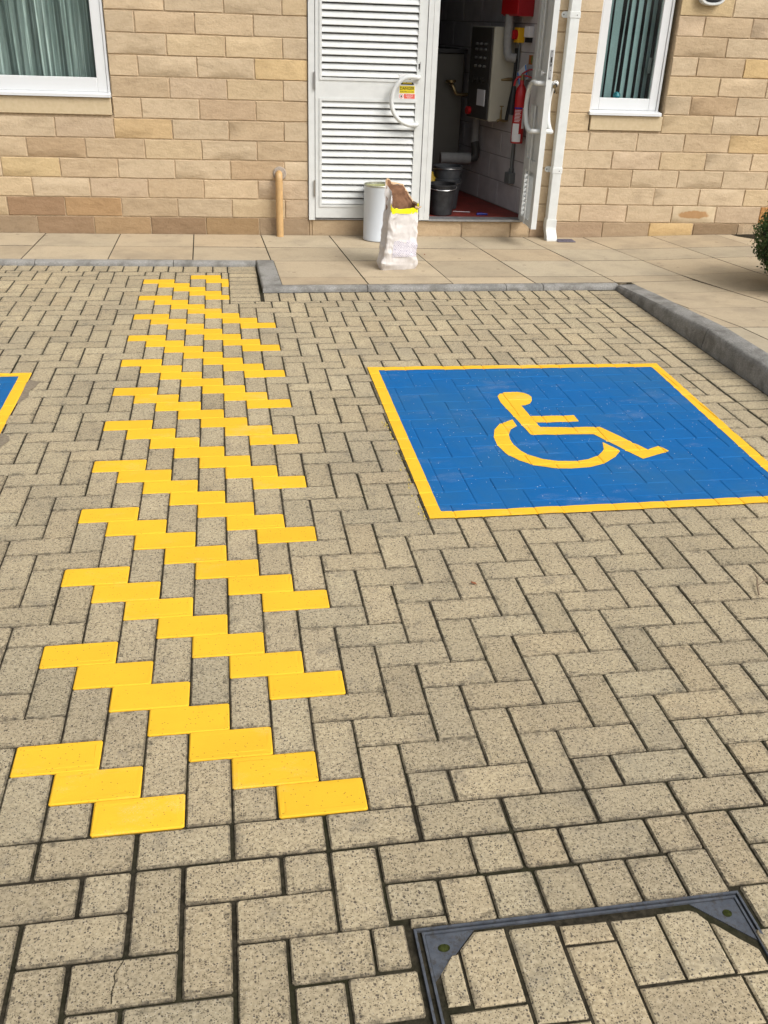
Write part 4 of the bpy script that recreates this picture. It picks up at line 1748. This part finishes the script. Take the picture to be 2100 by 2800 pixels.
b = MB()
b.box(1.75, 2.625, 6.75, 7.35, .165, 1.315, bev=.01)
tk = tag(empty('water_tank', (2.19, 7.05, .165)), 'tall pale casing at the back of the dark room behind the buckets', 'tank')
o = b.build('casing', M['tank'], tk, loc=(-2.19, -7.05, -.165))
b = MB()
b.box(1.75, 2.64, 6.72, 7.36, 1.316, 1.345)
o = b.build('lid', M['black'], tk, loc=(-2.19, -7.05, -.165))
b = MB()
b.tube(spline([(2.51, 6.74, 1.08), (2.51, 6.70, 1.08), (2.53, 6.68, 1.04), (2.56, 6.68, 1.0), (2.66, 6.68, 1.0)]), .014, 8)
b.lathe([(0, -.01), (.045, -.01), (.045, .01), (0, .01)], (2.50, 6.69, 1.10), 14)
b.build('tank_valve', M['brass'], tk, True, loc=(-2.19, -7.05, -.165))

# control cabinet on the block wall
cab = tag(empty('control_cabinet', A + SD * .325, SA), 'beige and grey electrical control cabinet on the block wall', 'cabinet')
b = MB()
b.box(0, .40, .0, .19, .842, 1.525, bev=.004)
b.build('cabinet_body', M['beige'], cab)
b = MB()
b.box(.012, .39, .191, .205, .850, 1.517, bev=.003)
dr = b.build('cabinet_door', M['cabgrey'], cab)
b = MB()
for zz in (1.40, 1.36, 1.30, 1.24):
    for xx in (.10, .18, .26):
        b.cyl((xx, .205, zz), (xx, .222, zz), .010, n=10)
b.build('indicator_lamp', M['steel'], dr, True)
for xx in (.10, .18, .26):
    b = MB()
    b.cyl((xx, .205, 1.14), (xx, .225, 1.14), .018, n=12)
    b.box(xx - .005, xx + .005, .222, .234, 1.115, 1.165)
    b.build('selector_switch', M['signblack'], dr)
b = MB()
b.box(.06, .20, .2055, .211, .95, 1.07)
b.build('door_label', M['paperwhite'], dr)
b = MB()
b.cyl((.33, .205, .90), (.33, .235, .90), .030, n=14)
b.build('red_switch', M['red'], dr)

# lagged pipes
pp = tag(empty('lagged_pipe', (2.80, 6.02, 1.0)), 'white lagged vertical pipe with elbow beside the control cabinet', 'pipe')
b = MB()
b.tube(spline([(-.02, 0, 1.45), (-.02, 0, .62), (-.02, 0, .40), (-.015, -.005, .345), (.0, -.01, .318), (.05, -.02, .310)], 5), .034, 14)
b.build('lagging', M['lagging'], pp, True)
b = MB()
b.tube([(.055, -.02, .31), (.052, -.02, .12), (.035, -.01, -.02), (.022, 0, -.14)], .013, 10)
b.build('bare_pipe', M['black'], pp, True)
b = MB()
b.tube([(-.055, -.03, .155), (0, -.03, .16), (.03, -.02, .16)], [.008, .014, .014], 10)
b.build('gate_valve', M['brass'], pp, True)

tap = tag(empty('drain_tap', (2.785, 6.03, .86)), 'small brass tap under the edge of the control cabinet', 'tap')
b = MB()
b.tube(spline([(.05, 0, .0), (.02, -.01, -.005), (-.02, -.015, 0), (-.04, -.015, -.01)]), .011, 10)
b.build('tap_body', M['brass'], tap, True)
b = MB()
b.cyl((-.010, -.012, 0), (-.010, -.012, .075), .010, .008, 10)
b.cyl((-.010, -.012, .075), (-.010, -.012, .100), .005, n=8)
b.box(-.026, .006, -.018, -.006, .098, .106)
b.build('tap_stem', M['brass'], tap, True)

vp = tag(empty('elbow_pipe', (2.70, 6.55, .5)), 'grey lagged pipe turning along the wall below the cabinet', 'pipe')
b = MB()
b.tube([(.015, .03, .33), (.018, .03, .30), (.02, .03, .13)], .034, 14)
b.build('upright', M['lagging'], vp, True)
b = MB()
b.cyl((.02, .03, .135), (.02, .03, .115), .024, n=12)
b.build('end_band', M['steel'], vp, True)
b = MB()
b.tube(spline([(-.285, 0, 0), (-.10, .0, 0), (-.02, .0, 0)]), .046, 16)
b.build('branch', M['lagging'], vp, True)
b = MB()
b.tube(spline([(-.03, 0, 0), (.02, 0, .01), (.03, .01, .06), (.02, .03, .13)]), .036, 12)
b.build('bend', M['cabgrey'], vp, True)

# small fittings on the block wall


def fit(name, s_, z, label, cat):
    return tag(empty(name, A + SD * s_ + Vector((0, 0, z)), SA), label, cat)


al = fit('alarm_box', .12, 1.60, 'red steel box high on the wall above the yellow switch', 'alarm box')
b = MB()
b.box(-.05, .22, .001, .13, 0, .30, bev=.006)
b.build('box', M['reddark'], al)
b = MB()
b.box(-.052, .222, .131, .142, .01, .29, bev=.003)
b.build('cover', M['red'], al)
iso = fit('isolator_switch', .20, 1.42, 'yellow and red isolator switch on the block wall', 'switch')
b = MB()
b.box(-.020, .055, .001, .06, 0, .105, bev=.004)
b.build('housing', M['ywl'], iso)
b = MB()
b.cyl((.020, .060, .055), (.020, .075, .055), .036, n=18)
b.box(.012, .028, .074, .092, .025, .085)
b.build('dial', M['red'], iso, True)
b = MB()
b.cyl((.02, .02, 0), (.02, .02, -.20), .009, n=10)
b.build('conduit', M['greyplastic'], iso, True)
jb = fit('junction_box', .075, 1.46, 'small white junction box next to the yellow switch', 'junction box')
b = MB()
b.box(-.035, .045, .001, .045, 0, .075, bev=.004)
b.build('box', M['paperwhite'], jb)
b = MB()
b.box(-.02, .03, .001, .04, -.035, -.001)
b.build('gland', M['black'], jb)
nt = fit('notice_sheet', .23, 1.28, 'grey paper notice on the block wall below the yellow switch', 'notice')
b = MB()
b.box(0, .10, .002, .0035, 0, .10)
b.build('paper', M['cabgrey'], nt)
stk = fit('orange_sticker', .05, 1.275, 'small orange and green sticker above the fire extinguisher', 'sticker')
b = MB()
b.box(-.03, .03, .002, .0032, 0, .065)
b.build('sticker_sheet', plain('orange_print', (.42, .13, .02), .6), stk)
b = MB()
b.box(-.03, -.012, .0034, .0040, 0.01, .06)
b.build('green_strip', plain('green_print', (.12, .24, .06), .6), stk)
card = tag(empty('wall_card', (2.868, 5.83, 1.20), SA), 'white card with blue edges tilted behind the extinguisher valve', 'card')
b = MB()
b.box(-.07, .075, -.001, .001, -.055, .055)
cc = b.build('card_sheet', M['paperwhite'], card, rot=(0, R(28), 0))
for xa, xb in ((-.07, -.052), (.056, .075)):
    b = MB()
    b.box(xa, xb, .0012, .0018, -.050, .050)
    b.build('blue_edge', M['bluetag'], cc)
sk = fit('wall_socket', .17, .385, 'grey power socket at the foot of a grey conduit', 'socket')
b = MB()
b.box(-.045, .045, .001, .055, 0, .085, bev=.005)
b.build('socket_box', M['greyplastic'], sk)
b = MB()
b.cyl((.0, .02, .085), (.0, .02, .34), .014, n=12)
b.cyl((.0, .02, .085), (.0, .02, .115), .020, n=12)
b.build('conduit', M['greyplastic'], sk, True)
b = MB()
for zz in (.022, .042, .062):
    b.cyl((.046, .03, zz), (.050, .03, zz), .006, n=8)
b.build('socket_screw', M['steel'], sk, True)

# fire extinguisher
fe = tag(empty('fire_extinguisher', (2.848, 5.765, .717)), 'red fire extinguisher with black horn hanging on the block wall', 'fire extinguisher')
b = MB()
b.lathe([(.0, 0), (.047, 0), (.049, .004), (.049, .335), (.046, .365), (.036, .395), (.022, .415), (.015, .425), (.015, .455), (.0, .455)], (0, 0, 0), 28)
b.build('cylinder', M['red'], fe, True)
b = MB()
b.cyl((0, 0, .452), (0, 0, .492), .016, .014, 14)
b.build('valve', M['brass'], fe, True)
b = MB()
b.tube(spline([(-.005, 0, .492), (.010, -.006, .505), (.045, -.02, .525), (.070, -.03, .528)]), .006, 8)
b.tube(spline([(0, 0, .480), (.03, -.012, .482), (.066, -.028, .470)]), .006, 8)
b.build('lever', M['reddark'], fe, True)
b = MB()
b.tube(spline([(-.010, 0, .475), (-.035, 0, .470), (-.055, 0, .440), (-.060, .0, .400)]), .0085, 10)
b.build('hose', M['red'], fe, True)
b = MB()
b.tube([(-.060, 0, .41), (-.062, 0, .38), (-.066, .0, .28), (-.068, .0, .205)], [.012, .020, .024, .027], 14)
b.build('horn', M['black'], fe, True)


def wrap(r, a0, a1, z0, z1, mat, name, parent, n=10):
    b = MB()
    rings = []
    for z in (z0, z1):
        rings.append([(r * math.cos(a0 + (a1 - a0) * k / n), r * math.sin(a0 + (a1 - a0) * k / n), z) for k in range(n + 1)])
    b.ring_loft(rings, False, False)
    return b.build(name, mat, parent, True)


wrap(.0497, R(195), R(262), .035, .145, M['paperwhite'], 'label', fe)
wrap(.0500, R(200), R(285), .012, .070, M['paperwhite'], 'label', fe)
wrap(.0497, R(285), R(318), .110, .260, M['paperwhite'], 'label', fe)
wrap(.0497, R(205), R(280), .250, .262, M['navy'], 'band', fe)
for k in range(9):
    wrap(.0497, R(212), R(262 + (k % 3) * 5), .158 + .010 * k, .1615 + .010 * k, M['paperwhite'], 'instruction_line', fe, 6)

# buckets
b = MB()
b.lathe([(.0, .004), (.088, .0), (.094, .004), (.112, .225), (.120, .228), (.120, .240), (.111, .240), (.092, .012), (.0, .012)], (0, 0, 0), 32)
bk_mesh = b.mesh('bucket_body', M['bucket'], True)
bk_grey = b.mesh('bucket_body', M['greybucket'], True)


def bucket(x, y, z, label, mesh, s_, hang):
    r_ = tag(empty('bucket', (x, y, z)), label, 'bucket', 'buckets in the doorway')
    r_.scale = (s_, s_, s_)
    link('bucket_body', mesh, r_)
    b = MB()
    b.tube([(.122 * math.cos(a), -.122 * math.sin(a) * math.cos(hang), .215 + .110 * math.sin(a) * math.sin(hang)) for a in [PI * k / 16 for k in range(17)]], .003, 6)
    b.build('bail_handle', M['steel'], r_, True)
    return r_


bucket(2.272, 5.795, .165, 'large black bucket on the red floor just inside the doorway', bk_mesh, .99, -.12)
bucket(2.375, 6.075, .165, 'grey bucket standing inside the dark doorway, lower one of a nested pair', bk_grey, 1.0, -.1)
bucket(2.375, 6.075, .262, 'grey bucket nested in another behind the large black bucket', bk_grey, 1.0, .1)
b = MB()
b.lathe([(0, 0), (.04, 0), (.042, .004), (.042, .24), (.02, .27), (.02, .29), (0, .29)], (0, 0, 0), 16)
o = b.build('bottle', plain('yellow_bottle', (.42, .27, .02), .45), None, True, loc=(2.235, 6.06, .165))
tag(o, 'yellow container mostly hidden behind the grey buckets', 'bottle')
b = MB()
b.tube([(-.045, .004, .006), (0, 0, .008), (.045, -.004, .006)], [.009, .011, .007], 8)
o = b.build('blue_clip', M['navy'], None, True, loc=(2.612, 5.76, .1655), rot=(0, 0, .1))
tag(o, 'small dark blue plastic object on the red floor', 'clip')
b = MB()
b.cyl((-.07, .012, .004), (.07, -.014, .004), .0028, n=6)
o = b.build('white_stick', M['paperwhite'], None, loc=(2.47, 5.88, .1652))
tag(o, 'thin white stick lying on the red floor', 'stick')

# ------------------------------------------------------------------ drum and sack
drum = tag(empty('paint_drum', (1.715, 5.475, .031)), 'tall white metal drum standing against the door behind the sack', 'drum')
b = MB()
b.lathe([(.0, .002), (.116, .002), (.120, .006), (.120, .012), (.118, .016), (.118, .398), (.1195, .402)], (0, 0, 0), 40, False)
b.build('drum_wall', M['drum'], drum, True)
b = MB()
b.lathe([(.1195, .400), (.1215, .404), (.1215, .409), (.1190, .412), (.115, .408), (.114, .385)], (0, 0, 0), 40, False)
b.build('rim', M['drumrim'], drum, True)
b = MB()
b.lathe([(.1145, .394), (.08, .392), (.0, .392)], (0, 0, 0), 32, False)
b.build('lid', M['limepaint'], drum, True)

sack = tag(empty('paper_sack', (1.703, 4.545, .031), R(9)), 'open crumpled white paper sack with torn top and yellow tape strip', 'sack')


def lin(pts, v):
    for (a, fa), (b_, fb) in zip(pts, pts[1:]):
        if v <= b_:
            return fa + (fb - fa) * max(0, (v - a)) / (b_ - a)
    return pts[-1][1]


def sack_pt(th, z, off=0.0, crumple=1.0):
    """th: 0 right, 90 deg back, 180 left, 270 front"""
    a = lin([(0, .134), (.03, .143), (.08, .136), (.2, .120), (.3, .122), (.42, .120), (.6, .100)], z) + off
    d = lin([(0, .060), (.03, .072), (.10, .074), (.2, .062), (.3, .052), (.42, .052), (.6, .040)], z) + off
    cx = lin([(0, 0), (.2, .006), (.42, .018), (.6, .004)], z)
    cy = lin([(0, 0), (.3, .006), (.42, .004), (.6, .03)], z)
    c_, s_ = math.cos(th), math.sin(th)
    e = .36
    x = a * math.copysign(abs(c_) ** e, c_)
    y = d * math.copysign(abs(s_) ** e, s_)
    # gusset on the left side
    if c_ < 0:
        x += .028 * max(0, 1 - abs(s_) / .5) * smooth(.03, .2, z)
    n_ = Vector((c_ / a, s_ / d, 0)).normalized()
    P_ = Vector((x * 9, y * 9, z * 7))
    cr_ = (abs(mn.noise(P_ + Vector((3, 1, 7)))) * -1.0 + .25) * .020 - abs(mn.noise(P_ * 1.9 + Vector((9, 2, 4)))) * .013 - abs(mn.noise(P_ * 4.1)) * .005
    # diagonal folds in the lower half
    fold = -abs(math.sin(x * 14 + z * 34 + mn.noise(P_ * .8) * 1.6)) * .010 * smooth(.28, .06, z)
    dsp = (cr_ * smooth(0, .04, z) + fold) * crumple
    q = Vector((x + n_.x * dsp, y + n_.y * dsp, 0))
    q.rotate(Matrix.Rotation(R(lin([(0, 0), (.1, 2), (.42, 14), (.6, 16)], z)), 3, 'Z'))
    return Vector((cx + q.x, cy + q.y, z))


def sack_top(th):
    a = (math.degrees(th)) % 360
    base = lin([(0, .428), (35, .445), (65, .488), (88, .548), (104, .576), (125, .586), (148, .582), (164, .560), (180, .512), (198, .462), (218, .420), (250, .404), (300, .398), (330, .405), (360, .428)], a)
    j = mn.noise(Vector((math.cos(th) * 6, math.sin(th) * 6, 2))) * .012 if 10 < a < 215 else 0
    return base + j


N = 150
for inner in (False, True):
    b = MB()
    rings = []
    for k in range(71):
        fz = k / 70
        if inner:
            fz = .55 + .45 * fz
        row = []
        for i in range(N):
            th = 2 * PI * i / N
            zt = sack_top(th) + (0.004 * math.sin(i * 2.3) if inner else 0) - (0.0 if not inner else .010)
            row.append(sack_pt(th, zt * fz, -.008 if inner else 0.0))
        rings.append(row)
    b.ring_loft(rings, True, False)
    if not inner:
        b.f.append(tuple(reversed(range(N))))
        b.mi.append(0)
        b.build('outer_paper', M['sack'], sack, True)
    else:
        b.f.append(tuple(range(N)))
        b.mi.append(0)
        b.build('inner_lining', M['kraft'], sack, True)
# torn white ply folded inwards at the left front, pale brown torn rim at the back
b = MB()
rings = [[], [], []]
for i in range(15):
    th = R(168 + i * 5.2)
    zt = sack_top(th)
    w_ = .050 + .030 * math.sin(i * .9) ** 2 + .05 * smooth(0, 8, i)
    rings[0].append(sack_pt(th, zt, .001))
    rings[1].append(sack_pt(th, zt - w_ * .4, -.010))
    rings[2].append(sack_pt(th, zt - w_, -.013 - .006 * math.sin(i * 1.7)))
b.ring_loft(rings, False, False)
b.build('torn_ply', M['paperwhite'], sack, True)
b = MB()
rings = [[], [], []]
for i in range(30):
    th = R(-6 + i * 6.0)
    zt = sack_top(th)
    w_ = .012 + .008 * math.sin(i * 1.9) + (.030 if 22 < i < 28 else 0)
    rings[0].append(sack_pt(th, zt - w_, -.007))
    rings[1].append(sack_pt(th, zt + .003, -.002))
    rings[2].append(sack_pt(th, zt - .006, .003))
b.ring_loft(rings, False, False)
b.build('torn_rim', M['kraftpale'], sack, True)
b = MB()
rings = [[], [], [], []]
for i in range(23):
    th = R(214 + i * 6.4)
    zt = sack_top(th)
    rings[0].append(sack_pt(th, zt - .030 + .006 * math.sin(i * 1.1), .0022))
    rings[1].append(sack_pt(th, zt - .012, .0035))
    rings[2].append(sack_pt(th, zt + .003 + .004 * math.sin(i * 2.1), .003))
    rings[3].append(sack_pt(th, zt - .004, -.004))
b.ring_loft(rings, False, False)
b.build('yellow_tape', M['tape'], sack, True)
b = MB()
b.tube([(.105, -.02, .408), (.128, -.022, .402), (.150, -.02, .410)], [.010, .007, .003], 7)
b.build('loose_string', M['kraftpale'], sack)
b = MB()
rings = []
for k in range(9):
    z = .088 + .108 * k / 8
    rings.append([sack_pt(R(262 + 62 * i / 12), z, .0016) for i in range(13)])
b.ring_loft(rings, False, False)
b.build('printed_label', M['print'], sack, True)

# ------------------------------------------------------------------ clipped bush
bush = tag(empty('clipped_bush', (4.37, 3.72, .085)), 'rounded clipped evergreen bush at the right edge of the pavement', 'bush')
rgb = random.Random(3)
for part, cnt, mat in (('foliage', 17000, 'leaf_a'), ('new_growth', 4000, 'leaf_b')):
    b = MB()
    for _ in range(cnt):
        while True:
            d = Vector((rgb.gauss(0, 1), rgb.gauss(0, 1), rgb.gauss(0, 1))).normalized()
            if d.z > -.75:
                break
        lump = 1 + .10 * mn.noise(d * 3.0) + .08 * mn.noise(d * 9) + (.05 if rgb.random() < .03 else 0)
        rr = lump * (1 - (rgb.random() ** 1.7) * (.28 if part == 'foliage' else .07))
        c_ = Vector((d.x * .46, d.y * .44, .30 + d.z * .31))
        c_ = Vector((c_.x * rr, c_.y * rr, .30 + (c_.z - .30) * rr))
        if c_.z < .01:
            continue
        s_ = rgb.uniform(.007, .013)
        nrm = (d + Vector((rgb.uniform(-.9, .9), rgb.uniform(-.9, .9), rgb.uniform(-.5, 1.0)))).normalized()
        u = nrm.orthogonal().normalized()
        u.rotate(Matrix.Rotation(rgb.uniform(0, 6.28), 3, nrm))
        w_ = nrm.cross(u)
        b.add([c_ - u * s_, c_ - w_ * s_ * .5 + nrm * .002, c_ + u * s_, c_ + w_ * s_ * .5 + nrm * .002], [(0, 1, 2, 3)])
    o = b.build(part, M[mat], bush)
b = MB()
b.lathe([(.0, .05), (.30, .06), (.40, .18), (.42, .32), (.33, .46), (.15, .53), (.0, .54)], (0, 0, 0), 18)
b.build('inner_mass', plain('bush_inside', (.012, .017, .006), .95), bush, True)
b = MB()
for k in range(5):
    a = k * 1.3
    b.tube([(0.02 * math.cos(a), .02 * math.sin(a), -.02), (.08 * math.cos(a), .08 * math.sin(a), .1), (.22 * math.cos(a), .22 * math.sin(a), .3)], [.016, .012, .006], 6)
b.build('stem', M['twig'], bush)

# ------------------------------------------------------------------ small litter
tw = tag(empty('twig', (2.15, .456, .004)), 'small dry forked twig lying on the paving near the right edge', 'twig')
b = MB()
b.tube([(-.02, -.045, .002), (-.004, -.005, .008), (.014, .030, .012), (.020, .055, .010)], [.0025, .0030, .0024, .0015], 6)
b.tube([(-.004, -.005, .008), (.022, .010, .014), (.045, .012, .012)], [.0024, .002, .0012], 6)
b.build('branch', M['twig'], tw, True)
for (x, y, z, lab) in ((1.257, .573, .004, 'tiny reddish dead leaf on the bare paving right of the stripes'), (1.975, 4.93, .034, 'small dead leaf on the slabs right of the sack'), (1.90, 4.90, .034, 'brown leaf scrap on the slab joint beside the sack')):
    b = MB()
    b.add([(-.012, 0, 0), (-.003, -.006, .002), (.011, -.001, .004), (.002, .006, .003)], [(0, 1, 2, 3)])
    b.add([(-.012, 0, .001), (-.003, -.006, .003), (.011, -.001, .005), (.002, .006, .004)], [(3, 2, 1, 0)])
    o = b.build('dead_leaf', M['leafdead'], None, loc=(x, y, z), rot=(0, 0, x * 7))
    tag(o, lab, 'leaf', 'dead leaves')
